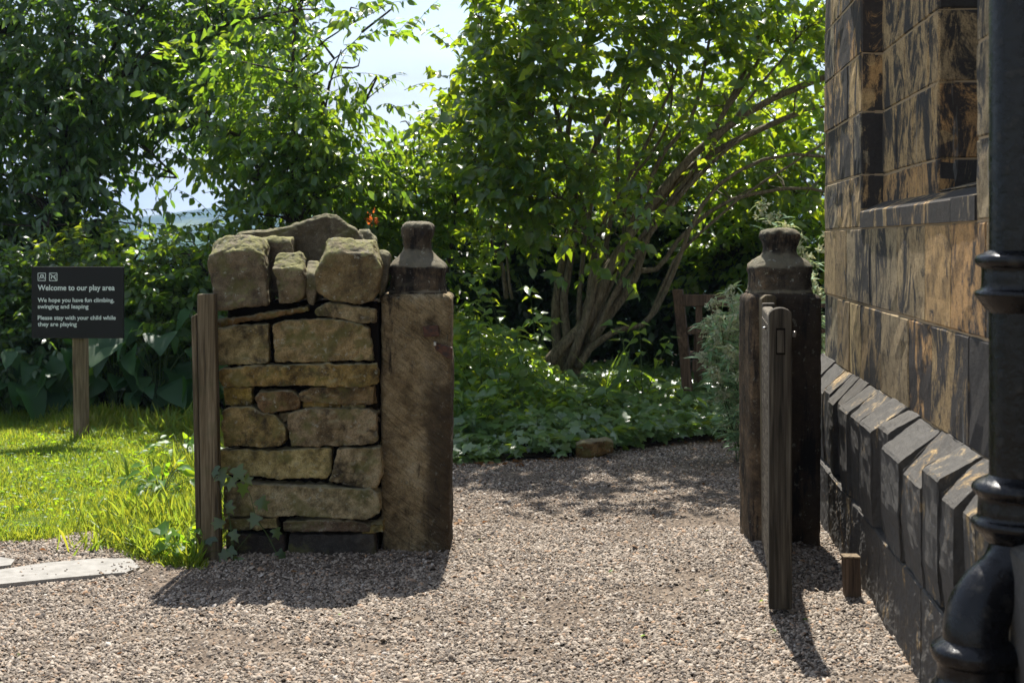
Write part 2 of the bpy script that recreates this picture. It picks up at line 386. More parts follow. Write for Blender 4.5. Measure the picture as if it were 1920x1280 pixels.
# pebbles
def pebbles():
    a = (1 + 5 ** .5) / 2
    t = [(0, 0, 1)] + [(math.cos(i * 1.2566) * .72, math.sin(i * 1.2566) * .72, .66) for i in range(5)] + [(math.cos(i * 1.2566 + .628), math.sin(i * 1.2566 + .628), 0.) for i in range(5)]
    fs = [(0, 1 + i, 1 + (i + 1) % 5) for i in range(5)]
    for i in range(5): fs += [(1 + i, 6 + i, 1 + (i + 1) % 5), (1 + (i + 1) % 5, 6 + i, 6 + (i + 1) % 5)]
    t = np.array(t); pts = []
    def samp(n, x0, x1, y0, y1): return np.stack((rng.uniform(x0, x1, n), rng.uniform(y0, y1, n)), 1)
    P1 = samp(280000, -3.2, 2.3, 4.55, 7.6); P2 = samp(80000, -.6, 3.2, 7.6, 11.6); P3 = samp(9000, -3.2, -1.3, 7.3, 8.2)
    Q = np.concatenate((P1, P2, P3))
    # inside the view
    Q = Q[(np.abs(Q[:, 0]) < Q[:, 1] * .372 + .1)]
    Q = Q[~inpoly(Q[:, 0], Q[:, 1], lawn_poly) | (rng.random(len(Q)) < .02)]
    Q = Q[~(inpoly(Q[:, 0], Q[:, 1], bed_poly) & (rng.random(len(Q)) < .97))]
    sand = np.array([fractal(x, y, 2.3) + .5 * fractal(x, y, 7) for x, y in Q]); Q = Q[(rng.random(len(Q)) < np.clip(1.25 - np.maximum(0, sand - .03) * 2.6, .15, 1))]
    n0 = len(Q); sl = np.stack((rng.uniform(10, 262, 75), 1056 + rng.uniform(0, 24, 75)), 1); sl[28:, 0] = 262 - rng.exponential(30, 47); sl[:, 1] -= (sl[:, 0] - 100) * .03
    Q = np.concatenate((Q, np.array([G(a, b, .02)[:2] for a, b in sl])))
    N = len(Q); sz = np.exp(rng.normal(math.log(.0047), .40, N)); sz = np.clip(sz, .003, .016)
    ax = rng.uniform(.75, 1.5, N); fl = rng.uniform(.4, .85, N)
    V = t[None] * np.stack((sz * ax, sz / np.sqrt(ax), sz * fl), 1)[:, None, :]
    V *= rng.uniform(.8, 1.2, (N, 11, 1))
    tilt = rng.normal(0, .35, (N, 2)); V[:, :, 2] += V[:, :, 0] * tilt[:, :1] + V[:, :, 1] * tilt[:, 1:]
    an = rng.uniform(0, 6.283, N); c, s = np.cos(an), np.sin(an)
    X = V[:, :, 0] * c[:, None] - V[:, :, 1] * s[:, None]; Yv = V[:, :, 0] * s[:, None] + V[:, :, 1] * c[:, None]
    zz = np.array([gz(x, y) for x, y in Q]) + rng.uniform(-.001, .006, N); zz[n0:] = .021
    V = np.stack((X + Q[:, :1], Yv + Q[:, 1:], V[:, :, 2] + zz[:, None]), -1).reshape(-1, 3)
    o = fastmesh('gravel_stones', V, 11, fs, m_peb, var=rng.random(N)); tag(o, 'loose grey and buff pebbles covering the path', 'gravel', kind='stuff')
pebbles()

# ------------------------------------------------------------------ foliage engine
def halfleaf(prof, fold=.3, curl=.3):
    """prof [(halfwidth, y)] between base and tip"""
    k = len(prof); V = [(0, 0, 0)]; F_ = []
    for (x, y) in prof: V += [(0, y, 0), (x, y, 0), (-x, y, 0)]
    V.append((0, 1, 0)); tip = len(V) - 1
    for i in range(k):
        m, r, l = 1 + 3 * i, 2 + 3 * i, 3 + 3 * i
        if i == 0: F_ += [(0, r, m), (0, m, l)]
        else:
            pm, pr, pl = m - 3, r - 3, l - 3; F_ += [(pm, pr, r, m), (pm, m, l, pl)]
    F_ += [(1 + 3 * (k - 1), 2 + 3 * (k - 1), tip), (1 + 3 * (k - 1), tip, 3 + 3 * (k - 1))]
    V = np.array(V, float); V[:, 2] = np.abs(V[:, 0]) * fold - curl * V[:, 1] ** 2; return V, F_
T_CHERRY = halfleaf([(.15, .18), (.22, .45), (.15, .75)], .35, .25)
T_LILAC = halfleaf([(.30, .03), (.40, .28), (.24, .62)], .35, .30)
T_OVAL = halfleaf([(.2, .15), (.30, .45), (.2, .75)], .3, .25)
T_SMALL = halfleaf([(.28, .4)], .3, .2)
T_NARROW = halfleaf([(.09, .3), (.08, .65)], .3, .4)
T_DOCK = halfleaf([(.34, -.02), (.46, .14), (.44, .34), (.36, .54), (.24, .74), (.1, .9)], .22, .42)
T_BLADE = halfleaf([(.035, .0), (.035, .35), (.024, .7)], .3, .45)
def ivy_t():
    out = [(0, -.02), (.22, -.1), (.5, -.02), (.3, .3), (.52, .55), (.2, .6), (0, 1.), (-.2, .6), (-.52, .55), (-.3, .3), (-.5, -.02), (-.22, -.1)]
    V = np.array([(0, .3, 0)] + [(x, y, -.12 * (x * x + (y - .3) ** 2) * 2) for x, y in out]); n = len(out)
    return V, [(0, 1 + i, 1 + (i + 1) % n) for i in range(n)]
T_IVY = ivy_t()

def leaves(name, T, pos, axis, nrm, size, mat, parent=None, origin=None, wob=.12, var=None):
    V, Fs = T; axis = nrmz(axis); x = nrmz(np.cross(axis, nrm)); z = np.cross(x, axis); N = len(pos)
    sw = rng.uniform(.8, 1.15, N)[:, None, None]; cu = rng.uniform(.2, 1.8, N)[:, None, None]
    W = pos[:, None, :] + size[:, None, None] * (x[:, None, :] * V[None, :, 0:1] * sw + axis[:, None, :] * V[None, :, 1:2] + z[:, None, :] * V[None, :, 2:3] * cu)
    if wob and len(V) > 8: W += rng.normal(0, 1, W.shape) * (size[:, None, None] * .018)
    if var is None: var = np.clip(rng.beta(1.6, 2.2, N), 0, 1)
    return fastmesh(name, W.reshape(-1, 3), len(V), Fs, mat, parent, var=var, origin=origin)

def twigs(starts, dirs, L, nl, droop, hang=.5, flat=.6, K=5):
    """returns (twig polylines, leaf pos, axis, nrm)"""
    N = len(starts); dirs = nrmz(dirs); t = np.linspace(0, 1, K)[None, :, None]; L = np.asarray(L)[:, None, None]
    down = np.array([0, 0, -1.])
    poly = starts[:, None] + dirs[:, None] * t * L + down * (t ** 2) * L * droop
    tl = (np.arange(nl) + .6) / nl; tl = np.clip(tl[None, :] + rng.normal(0, .03, (N, nl)), .05, 1)[:, :, None]
    pos = starts[:, None] + dirs[:, None] * tl * L + down * tl ** 2 * L * droop
    tan = nrmz(dirs[:, None] + down * 2 * tl * droop)
    side = nrmz(np.cross(tan, np.array([0, 0, 1.]) + rng.normal(0, .25, (N, nl, 3))))
    sg = np.where(np.arange(nl) % 2 == 0, 1., -1.)[None, :, None]
    ax = side * sg * .9 + tan * .65 + down * hang + rng.normal(0, .25, (N, nl, 3))
    ax[:, -1] = tan[:, -1] + down * hang * .6
    nm = np.array([0, 0, 1.]) * flat + rng.normal(0, .42, (N, nl, 3)) + side * sg * .2
    return poly, pos.reshape(-1, 3), ax.reshape(-1, 3), nm.reshape(-1, 3)

def blob_points(blobs, seedshift=0, dens=1.0):
    """blobs (px,py,Y, rx,ry,rz, n) -> cluster centres, outward dirs"""
    C, D, A = [], [], []
    for (px, py, Y, rx, ry, rz, n) in blobs:
        n = max(1, int(round(n * dens))); c = P(px, py, Y); d = nrmz(rng.normal(size=(n, 3))); r = rng.uniform(.15, 1, n) ** (1 / 2.2)
        r *= 1 + .18 * np.sin(d[:, 0] * 5 + px) * np.cos(d[:, 2] * 6 + py)
        C.append(c + d * r[:, None] * np.array([rx, ry, rz])); D.append(d); A.append(np.full(n, ry <= .2))
    return np.concatenate(C), np.concatenate(D), np.concatenate(A)

SKY_GAP = [(640, -60), (880, -60), (866, 60), (846, 150), (800, 195), (755, 240), (722, 275), (690, 285), (655, 255), (632, 200), (618, 120), (606, 60)]
VALLEY_GAP = [(255, 290), (330, 240), (395, 290), (425, 370), (415, 500), (250, 500), (238, 380), (205, 330)]
def proj(p): return 960 + F * p[..., 0] / p[..., 1], HY - F * (p[..., 2] - H) / p[..., 1]
def make_tree(name, label, cat, base, skel, blobs, T, mat, bmat, lsize, twigL=.4, nl=9, per=6, spread=.22, droop=.25, hang=.5, flat=.6, group=None, upb=.15, branch_r=.012, keep=None, dens=1.0):
    root = thing(name, base, label, cat, group)
    SP = np.concatenate([s[0] for s in skel]) if skel else None
    if skel:
        K = 18; polys = []; rads = []
        for pts, r0, r1 in skel:
            q = spline(pts, K) if len(pts) > 2 else np.linspace(pts[0], pts[-1], K)
            wobb = np.cumsum(rng.normal(0, .006, (K, 3)), 0); q = q + wobb - wobb[0]
            r0, r1 = (r0 * .78, r1 * .9) if len(skel) > 10 else (r0, r1); polys.append(q); rads.append(r0 + (r1 - r0) * np.linspace(0, 1, K) ** .8)
        tubes('trunk', polys, rads, 9, bmat, root); SP = np.concatenate(polys)
    C, D, ARM = blob_points(blobs, dens=dens)
    qx, qy = proj(C); kk = ARM | ~(inpoly(qx, qy, SKY_GAP) | (inpoly(qx, qy, VALLEY_GAP) & (rng.random(len(C)) < .62))); C, D, ARM = C[kk], D[kk], ARM[kk]
    if SP is not None:
        bp = []
        for c in C[::2]:
            d = np.linalg.norm(SP - c, axis=1) + np.maximum(0, SP[:, 2] - c[2] + .1) * 3; j = int(np.argmin(d)); a = SP[j]
            if d[j] > 2.2: continue
            mid = (a + c) / 2 + rng.normal(0, .06, 3) + np.array([0, 0, .05]); bp.append(spline([a, mid, c], 6))
        if bp: tubes('branches', bp, np.tile(np.linspace(branch_r, branch_r * .3, 6), (len(bp), 1)), 4, bmat, root)
    n = len(C) * per; S = np.repeat(C, per, 0) + rng.normal(0, spread, (n, 3)); DD = np.repeat(D, per, 0) + rng.normal(0, .7, (n, 3)); DD[:, 2] = DD[:, 2] * .6 + upb
    Ls = rng.uniform(.5, 1.25, n) * twigL
    tip = S + nrmz(DD) * Ls[:, None]; qx, qy = proj(tip); kk = np.repeat(ARM, per) | ~((inpoly(qx, qy, SKY_GAP) & (rng.random(n) < .96)) | (inpoly(qx, qy, VALLEY_GAP) & (rng.random(n) < .66)))
    S, DD, Ls = S[kk], DD[kk], Ls[kk]; n = len(S)
    poly, pos, ax, nm = twigs(S, DD, Ls, nl, droop, hang, flat)
    tubes('twigs', poly, np.tile(np.linspace(.0032, .0014, 5), (n, 1)), 3, bmat, root)
    leaves('crown', T, pos, ax, nm, rng.uniform(.6, 1.2, len(pos)) * lsize, mat, root)
    return root

# ------------------------------------------------------------------ trees at the left
# overhanging cherry: trunk stands beyond the left edge of the picture
bc = np.array([-4.9, 15.2, .1])
sk = [([bc, bc + (.1, 0, 1.2), bc + (.25, -.1, 2.4), bc + (.3, -.2, 4.6)], .17, .05)]
for (px, py, Y) in ((330, -60, 14.2), (250, 120, 14.0), (560, 20, 14.0), (150, 260, 14.0), (90, 420, 13.6), (420, 230, 14.4), (20, 60, 14.6), (330, 330, 14.6)):
    e = P(px, py, Y); s0 = bc + (.25, -.1, 1.6 + rng.uniform(0, 1.2)); sk.append(([s0, s0 * .55 + e * .45 + (0, 0, .3), e], .04, .008))
cherry_blobs = [(-150, 60, 15.0, 1.1, 1.0, 1.3, 110), (40, 60, 14.7, 1.0, .8, 1.0, 150), (70, 260, 14.4, .9, .8, .8, 110), (210, 60, 14.6, .9, .8, .9, 120),
                (360, 60, 14.8, .9, .7, .75, 100), (480, 20, 14.8, .7, .6, .55, 50), (600, -30, 14.6, .6, .5, .35, 26), (390, 210, 14.7, .55, .5, .4, 36), (230, 230, 14.6, .6, .6, .45, 50),
                (30, 430, 14.0, .55, .6, .6, 50), (140, 400, 14.2, .55, .5, .5, 30), (-80, 420, 14.2, .6, .6, .9, 40), (270, 440, 14.2, .5, .4, .16, 12), (120, -160, 15.4, 1.7, .9, .7, 60), (330, 330, 14.6, .5, .4, .3, 9)]
make_tree('cherry_tree', 'big dark green cherry tree spreading over the top left corner behind the sign', 'tree', bc, sk, cherry_blobs, T_CHERRY, m_cherry, m_bark2, .122, .5, 9, 5, .22, .30, .75, .5, dens=.56)
# young cherry behind the stone wall
b2 = G(545, 760); b2[2] = .05; b2 = np.array([P(548, 500, 12.9)[0], 12.9, .05])
sk = [([b2, P(548, 420, 12.9), P(552, 250, 12.9), P(556, 60, 12.9), P(560, -80, 12.9)], .035, .012), ([P(545, 450, 12.9), P(590, 330, 12.8), P(612, 210, 12.8), P(640, 90, 12.8)], .02, .006),
      ([P(548, 420, 12.9), P(490, 330, 12.9), P(450, 250, 12.9)], .018, .005), ([P(552, 260, 12.9), P(640, 215, 12.8), P(730, 150, 12.7)], .014, .003),
      ([P(556, 120, 12.9), P(640, 60, 12.8), P(725, 15, 12.8)], .012, .003), ([P(555, 160, 12.9), P(620, 120, 12.8), P(680, 60, 12.8)], .012, .003)]
sap_blobs = [(545, 60, 12.9, .55, .45, .45, 30), (560, 200, 12.9, .55, .5, .4, 46), (490, 290, 12.9, .55, .5, .35, 50), (590, 300, 12.9, .5, .5, .35, 44), (450, 370, 12.9, .35, .4, .3, 24), (570, 385, 12.9, .55, .5, .3, 44), (655, 330, 12.9, .3, .4, .22, 16),
             (650, 120, 12.8, .28, .2, .12, 7), (690, 165, 12.75, .22, .2, .08, 6), (690, 30, 12.8, .25, .2, .08, 6), (640, 215, 12.8, .2, .2, .12, 5), (420, 180, 13.0, .4, .4, .4, 20)]
make_tree('young_cherry_tree', 'slender young cherry tree with bright leaves rising behind the stone wall', 'tree', b2, sk, sap_blobs, T_CHERRY, m_sapl, m_bark2, .112, .42, 9, 5, .15, .22, .55, .6, dens=.56)

# ------------------------------------------------------------------ lilac
LY = 12.6
b3 = np.array([P(1050, 745, LY)[0], LY, .12])
def S(pts, r0, r1, Y=LY): return ([P(p[0], p[1], p[2] if len(p) > 2 else Y) for p in pts], r0, r1)
lsk = [S([(1005, 745), (1015, 700), (1060, 640), (1105, 590), (1150, 480), (1240, 350), (1330, 255), (1440, 180), (1560, 130)], .085, .03),
       S([(1045, 770), (1075, 700), (1085, 620), (1110, 540), (1170, 450), (1260, 340), (1370, 260), (1500, 205)], .08, .028, LY + .1),
       S([(1060, 700), (1100, 600), (1115, 500), (1095, 400), (1060, 300), (1040, 180), (1010, 60), (1000, -60)], .055, .018, LY - .05),
       S([(1040, 720), (1062, 650), (1055, 560), (1070, 480), (1080, 380), (1060, 250), (1090, 120), (1120, -40)], .06, .02, LY + .2),
       S([(1050, 700), (1040, 600), (1055, 500), (1085, 380), (1130, 250), (1200, 130), (1270, 0), (1300, -80)], .06, .018, LY + .25),
       S([(1080, 690), (1120, 620), (1190, 520), (1220, 430), (1300, 330), (1340, 240), (1400, 120), (1440, 0)], .06, .018, LY + .1),
       S([(1085, 690), (1110, 655), (1160, 620), (1215, 600), (1260, 520), (1310, 400), (1370, 330), (1480, 290), (1600, 300)], .042, .014, LY - .1),
       S([(1090, 660), (1150, 560), (1200, 510), (1235, 500), (1290, 430), (1380, 370), (1500, 350), (1600, 370)], .045, .014, LY + .15),
       S([(1085, 650), (1130, 540), (1145, 430), (1160, 330), (1165, 200), (1190, 60), (1200, -60)], .04, .012, LY + .3),
       S([(1100, 640), (1160, 500), (1290, 330), (1420, 170), (1510, 60)], .036, .010, LY + .05), S([(1110, 640), (1200, 470), (1330, 310), (1450, 230), (1560, 200)], .034, .012, LY - .08), S([(1100, 600), (1130, 440), (1210, 290), (1270, 150), (1310, 0)], .036, .010, LY - .05),
       S([(1085, 600), (1095, 460), (1120, 320), (1110, 180), (1060, 30)], .034, .010, LY + .1), S([(1215, 600), (1270, 480), (1350, 400), (1440, 330), (1560, 250)], .024, .009, LY - .1), S([(1170, 450), (1180, 340), (1240, 230), (1250, 80)], .026, .008, LY + .1),
       S([(1170, 450), (1240, 300), (1300, 220), (1330, 90), (1350, -40)], .035, .01, LY),
       S([(1330, 255), (1400, 150), (1450, 60), (1500, -40)], .03, .01, LY),
       S([(1060, 300), (1000, 220), (940, 150), (900, 60)], .022, .006, LY - .1), S([(1095, 400), (1010, 350), (930, 330), (860, 300)], .02, .005, LY - .15),
       S([(950, 560, 13.2), (945, 500, 13.2), (925, 440, 13.2), (930, 360, 13.1), (870, 300, 13.1)], .03, .008), S([(960, 560, 13.2), (950, 470, 13.2), (960, 380, 13.1), (980, 300, 13)], .02, .006)]
lil_blobs = [(900, 130, 12.5, .45, .6, .55, 60), (960, 40, 12.4, .6, .7, .6, 90), (900, 260, 12.3, .35, .5, .35, 40), (1000, 200, 12.2, .55, .6, .45, 80), (1100, 70, 12.4, .7, .6, .5, 76), (1250, 20, 12.4, .8, .6, .4, 76), (1400, 20, 12.5, .8, .6, .4, 76), (1520, 60, 12.6, .5, .6, .35, 34),
             (1000, 330, 12.1, .5, .4, .28, 55), (930, 380, 12.2, .35, .4, .25, 36), (1100, 370, 11.9, .22, .3, .12, 10), (1190, 395, 11.9, .2, .3, .12, 8), (1240, 190, 13.5, .6, .4, .4, 46), (1420, 200, 13.5, .6, .4, .35, 44), (1350, 300, 13.5, .6, .4, .3, 38), (1500, 270, 13.4, .4, .4, .4, 36), (1170, 300, 13.5, .5, .4, .3, 34), (1480, 380, 13.5, .5, .4, .25, 26), (1250, 130, 12.2, .5, .4, .15, 12), (1450, 150, 12.2, .4, .4, .15, 10), (1300, 250, 12.2, .5, .3, .2, 6),
             (1100, -140, 12.6, 1.3, 1.2, .6, 90), (1400, -140, 12.6, 1.2, 1.2, .6, 50), (1100, -230, 11.6, 1.2, .7, .3, 60), (1420, -230, 11.6, 1.2, .7, .3, 30), (1180, 480, 12.0, .15, .2, .08, 3), (1060, 420, 11.9, .3, .3, .12, 8)]
make_tree('lilac_tree', 'large many-stemmed lilac with heart-shaped leaves arching over the path behind the gate', 'tree', b3, lsk, lil_blobs, T_LILAC, m_lilac, m_bark, .100, .34, 8, 4, .15, .15, .45, .6, upb=.25, branch_r=.008, dens=.44)
# shrub between cherry and lilac
b4 = np.array([P(800, 600, 13.6)[0], 13.6, .1])
make_tree('privet_shrub', 'airy shrub with small leaves filling the dip behind the left gatepost', 'shrub', b4,
          [([b4, P(790, 420, 13.6), P(780, 260, 13.6)], .03, .006), ([b4, P(850, 400, 13.5), P(830, 230, 13.5)], .025, .006), ([b4, P(700, 430, 13.6), P(690, 320, 13.6)], .02, .005)],
          [(800, 270, 13.6, .45, .5, .45, 60), (780, 380, 13.6, .6, .6, .4, 90), (690, 390, 13.6, .4, .5, .3, 55), (850, 220, 13.4, .35, .4, .3, 30), (860, 330, 13.4, .4, .4, .4, 50), (620, 420, 13.7, .5, .4, .2, 30), (740, 470, 13.5, .9, .4, .3, 60), (740, 215, 13.4, .12, .1, .12, 3)],
          T_OVAL, m_back, m_bark2, .08, .3, 8, 4, .12, .15, .45, .6, dens=.6)
# orange blossom spray
fo = thing('orange_flower_spray', P(698, 412, 11.8), 'small spray of orange red blossom just above the wall top', 'flowers')
pp = P(698, 412, 11.8) + rng.normal(0, 1, (26, 3)) * np.array([.035, .03, .03])
m_or = LV('orange_petals', [(.55, .08, .02), (.7, .16, .03), (.75, .22, .05)], (.8, .2, .04), .4)
leaves('petals', T_SMALL, pp, rng.normal(size=(26, 3)), rng.normal(size=(26, 3)), np.full(26, .035), m_or, fo)
tubes('stem', [spline([P(698, 412, 11.8), P(712, 480, 11.9), P(716, 600, 12.)], 6)], [np.full(6, .004)], 4, m_stemg, fo)

# backdrop bushes, some coloured dark as shade, and hedges
def bush(name, label, blobs, T, mat, ls, base, per=7, nl=8, tw=.32, spread=.16, group=None, skel=None, **k):
    b = np.array([P(base[0], 500, base[1])[0], base[1], .05])
    sk = skel or [([b, b + (.05, 0, .5), b + (.2, .1, 1.2)], .03, .008), ([b, b + (-.1, 0, .5), b + (-.3, .1, 1.1)], .025, .008)]
    return make_tree(name, label, 'shrub', b, sk, blobs, T, mat, m_bark2, ls, tw, nl, per, spread, .15, .4, .6, group=group, **k)
bush('shade_backdrop', 'dense backdrop bush behind the lilac stems, leaves coloured dark as deep shade', [(900, 520, 15.2, .9, .5, .8, 110), (1080, 540, 15.2, 1.0, .5, .8, 110), (1260, 540, 15.2, 1.0, .5, .8, 110), (1450, 560, 15.2, 1.0, .5, .8, 90), (760, 600, 15.2, .8, .5, .7, 60)], T_OVAL, m_darkl, .12, (1080, 15.2), per=7)
bush('holly_thicket', 'sunlit thicket of glossy leaves seen through the stems right of centre', [(1300, 300, 15.0, .8, .6, .6, 38), (1450, 330, 14.8, .8, .6, .7, 55), (1560, 300, 14.8, .6, .6, .8, 32), (1420, 470, 14.3, .9, .5, .45, 60), (1180, 350, 15.2, .8, .5, .6, 34), (1500, 180, 15.2, .6, .5, .5, 16)], T_LILAC, m_back, .085, (1420, 15.0), per=5)
bush('laurel_bush', 'mid green bush behind the lilac left of its stems', [(1010, 320, 15.0, .8, .5, .6, 36), (960, 430, 14.6, .35, .4, .25, 14), (1090, 430, 14.6, .6, .4, .3, 26)], T_OVAL, m_back, .09, (1010, 15.0), per=5)
HG = 'bushes along the back of the lawn'
bush('hedge_bush', 'nettle-leaved hedge bush left of the sign', [(-60, 620, 12.6, .5, .4, .6, 70), (40, 600, 12.6, .45, .4, .45, 90), (30, 690, 12.4, .4, .3, .3, 50), (110, 560, 12.8, .35, .3, .3, 40)], T_CHERRY, m_cherry, .085, (40, 12.6), per=6, group=HG)
bush('hedge_bush', 'leafy hedge bush directly behind the sign', [(180, 560, 12.9, .5, .4, .4, 80), (250, 510, 12.9, .4, .4, .22, 34), (150, 660, 12.7, .5, .3, .4, 60)], T_CHERRY, m_lilac, .08, (190, 12.9), per=6, group=HG)
bush('hedge_bush', 'brighter hedge bush between the sign and the timber post', [(330, 560, 12.7, .4, .4, .35, 70), (350, 470, 12.9, .3, .3, .2, 30), (270, 640, 12.7, .4, .3, .4, 60), (400, 500, 12.8, .4, .3, .3, 40), (370, 660, 12.6, .3, .3, .4, 50)], T_OVAL, m_sapl, .085, (330, 12.7), per=6, group=HG)
bush('shade_thicket', 'thicket low behind the hedge bushes, leaves coloured dark as shadow', [(0, 640, 13.9, 1.0, .4, .7, 90), (180, 640, 13.9, .9, .4, .6, 90), (360, 640, 13.9, .9, .4, .6, 90), (60, 480, 14.6, .9, .4, .4, 60), (560, 560, 14.2, 1.0, .4, .6, 90), (700, 560, 14.2, .6, .4, .6, 50)], T_OVAL, m_darkl, .12, (180, 13.9), per=7)

# ------------------------------------------------------------------ broad-leaved plants by the hedge
def dock(px, Y, n, h, label, ls=.25, mat=None, z0=.05):
    b = np.array([P(px, 500, Y)[0], Y, z0]); r = thing('burdock_plant', b, label, 'plant', 'broad-leaved plants at the foot of the hedge')
    n = int(n * 1.7); st = []; pos = []; ax = []; nm = []
    for i in range(n):
        a = rng.uniform(0, 6.28); hh = h * rng.uniform(.25, 1); rr = rng.uniform(.08, .30)
        d = np.array([math.cos(a), math.sin(a) * .8 - .35, 0]); tip = b + d * rr + (0, 0, hh)
        st.append(spline([b, b + d * rr * .4 + (0, 0, hh * .7), tip], 7)); pos.append(tip)
        ax.append(d * .55 + np.array([0, -.25, -.6]) + rng.normal(0, .32, 3)); nm.append(np.array([d[0] * .5, -.45, .75]) + rng.normal(0, .35, 3))
    tubes('stalks', st, np.tile(np.linspace(.008, .004, 7), (n, 1)), 5, m_stemg, r)
    leaves('leaves', T_DOCK, np.array(pos), np.array(ax), np.array(nm), ls * rng.uniform(.5, 1.25, n), mat or m_dock, r)
dock(20, 12.0, 16, .62, 'broad-leaved burdock at the left edge of the lawn')
dock(110, 12.1, 14, .60, 'broad-leaved burdock just left of the sign post')
dock(215, 12.1, 16, .85, 'broad-leaved burdock just right of the sign post')
dock(300, 12.0, 16, .70, 'broad-leaved burdock midway between sign post and timber post')
dock(372, 12.2, 12, .9, 'broad-leaved burdock hard behind the left timber post')
dock(-60, 12.1, 8, .6, 'broad-leaved burdock cut by the left picture edge')

# ------------------------------------------------------------------ lawn grass
def blades(n, poly, hmin, hmax, name, label, mat, tall=None, wid=1.0, box=None):
    Q = np.asarray(poly)[:, :2]; lo, hi = Q.min(0), Q.max(0)
    if box: lo = np.maximum(lo, box[0]); hi = np.minimum(hi, box[1])
    q = rng.uniform(lo, hi, (n, 2)); q = q[inpoly(q[:, 0], q[:, 1], poly)]; N = len(q)
    z = np.array([lz(x, y) for x, y in q]); cl = np.array([fractal(x, y, 3.1) for x, y in q])
    pos = np.stack((q[:, 0], q[:, 1], z - .008), 1); ax = np.array([0, 0, 1.]) + rng.normal(0, .38, (N, 3)); nm = rng.normal(size=(N, 3)); nm[:, 2] = np.abs(nm[:, 2]) * .3
    s = rng.uniform(hmin, hmax, N) * (1 + .9 * np.clip(cl, -.6, 1))
    var = np.clip(rng.beta(2, 2, N) + .35 * np.array([fractal(x, y, 1.1) for x, y in q]), 0, 1)
    if tall is not None: s *= tall(q)
    return pos, ax, nm, s, var
T_BL2 = (T_BLADE[0] * np.array([1.5, 1, 1]), T_BLADE[1])
def tallf(q): # longer against the timber post and along the hedge
    return 1 + 1.5 * np.exp(-((q[:, 0] + 1.65) / .42) ** 2) * np.exp(-((q[:, 1] - 7.3) / 1.5) ** 2) + 1.1 * np.exp(-((q[:, 1] - 11.9) / .35) ** 2)
a_ = blades(150000, lawn_poly, .03, .065, '', '', m_grass, tallf, box=((-4.6, 6.6), (-1.2, 12.4)))
_e = np.array(lawn_poly[2:12]); _n = 5200; _i = rng.integers(0, len(_e) - 1, _n); _t = rng.random(_n)[:, None]; _q = _e[_i] * (1 - _t) + _e[_i + 1] * _t + rng.normal(0, .028, (_n, 2))
a_ = [np.concatenate((p_, q_)) for p_, q_ in zip(a_, (np.column_stack((_q, np.full(_n, -.004))), np.array([0, 0, 1.]) + rng.normal(0, .5, (_n, 3)), rng.normal(size=(_n, 3)), rng.uniform(.02, .06, _n), rng.beta(2, 2, _n)))]
o = leaves('lawn_grass', T_BL2, a_[0], a_[1], a_[2], a_[3] * 1.0, m_grass, wob=0, var=a_[4]); tag(o, 'bright sunlit yellow-green grass of the lawn', 'grass', kind='stuff')
# clover and weeds within the lawn
q = blades(9000, lawn_poly, .02, .035, '', '', m_weed, box=((-4.5, 6.8), (-1.3, 11.8)))
wd = rng.normal(size=(len(q[0]), 3)); wd[:, 2] = np.abs(wd[:, 2]) * .3
o = leaves('lawn_clover', T_OVAL, q[0] + np.stack((0 * q[3], 0 * q[3], rng.uniform(.01, .05, len(q[3]))), 1), wd, np.array([0, 0, 1.]) + rng.normal(0, .4, wd.shape), q[3] * 1.1, m_weed); tag(o, 'clover and small weeds growing through the lawn', 'clover', kind='stuff')

# ------------------------------------------------------------------ ivy carpet + undergrowth in the bed
def carpet():
    n = 19000; x = rng.uniform(-1.4, 3.2, n); y = rng.uniform(9.7, 14.6, n); k = inpoly(x, y, bed_poly); x, y = x[k], y[k]
    # hang a little over the gravel
    h = np.array([bz(a, b) for a, b in zip(x, y)]) + rng.uniform(.02, .17, len(x)) * np.where(x > 1.15, .6, 1.) * (.5 + .5 * np.clip((y - 9.9) / .5, .2, 1)) + .07 * np.array([fractal(a, b, 2.6) for a, b in zip(x, y)])
    pos = np.stack((x, y - rng.uniform(0, .12, len(x)), h), 1); an = rng.uniform(0, 6.28, len(x))
    ax = np.stack((np.cos(an), np.sin(an) - .5, rng.normal(-.35, .3, len(x))), 1); nm = np.stack((rng.normal(0, .35, len(x)), rng.normal(-.35, .35, len(x)), np.ones(len(x))), 1)
    o = leaves('ivy_ground_cover', T_IVY, pos, ax, nm, rng.uniform(.045, .11, len(x)), m_ivy); tag(o, 'glossy ivy carpeting the shaded bed beside the path', 'ivy', kind='stuff')
carpet()
def sapling(px, py, Y, h, label, n=9, ls=.1, T=T_LILAC, mat=None, lean=0.):
    b = P(px, py, Y); b[2] = bz(b[0], b[1]) if Y > 10 else .02
    r = thing('sapling', b, label, 'plant', 'young plants growing through the ivy')
    st = []; pos = []; ax = []; nm = []; ns = 3
    for s in range(ns):
        d = np.array([rng.normal(0, .14) + lean, rng.normal(-.05, .12), 0]); hh = h * rng.uniform(.6, 1); c = spline([b, b + d * .5 + (0, 0, hh * .5), b + d * 1.3 + (0, 0, hh)], 10); st.append(c)
        for k in range(n):
            t = .25 + .75 * k / (n - 1); p = c[min(9, int(t * 9.99))]; a = k * 1.571 + rng.uniform(-.4, .4)
            for sg in (0, math.pi):
                dd = np.array([math.cos(a + sg), math.sin(a + sg), rng.uniform(-.35, .25)]); pos.append(p + dd * .015); ax.append(dd); nm.append(np.array([0, -.25, 1]) + rng.normal(0, .25, 3))
    tubes('stems', st, np.tile(np.linspace(.005, .002, 10), (ns, 1)), 4, m_stemg, r)
    leaves('leaves', T, np.array(pos), np.array(ax), np.array(nm), ls * rng.uniform(.65, 1.15, len(pos)), mat or m_under, r)
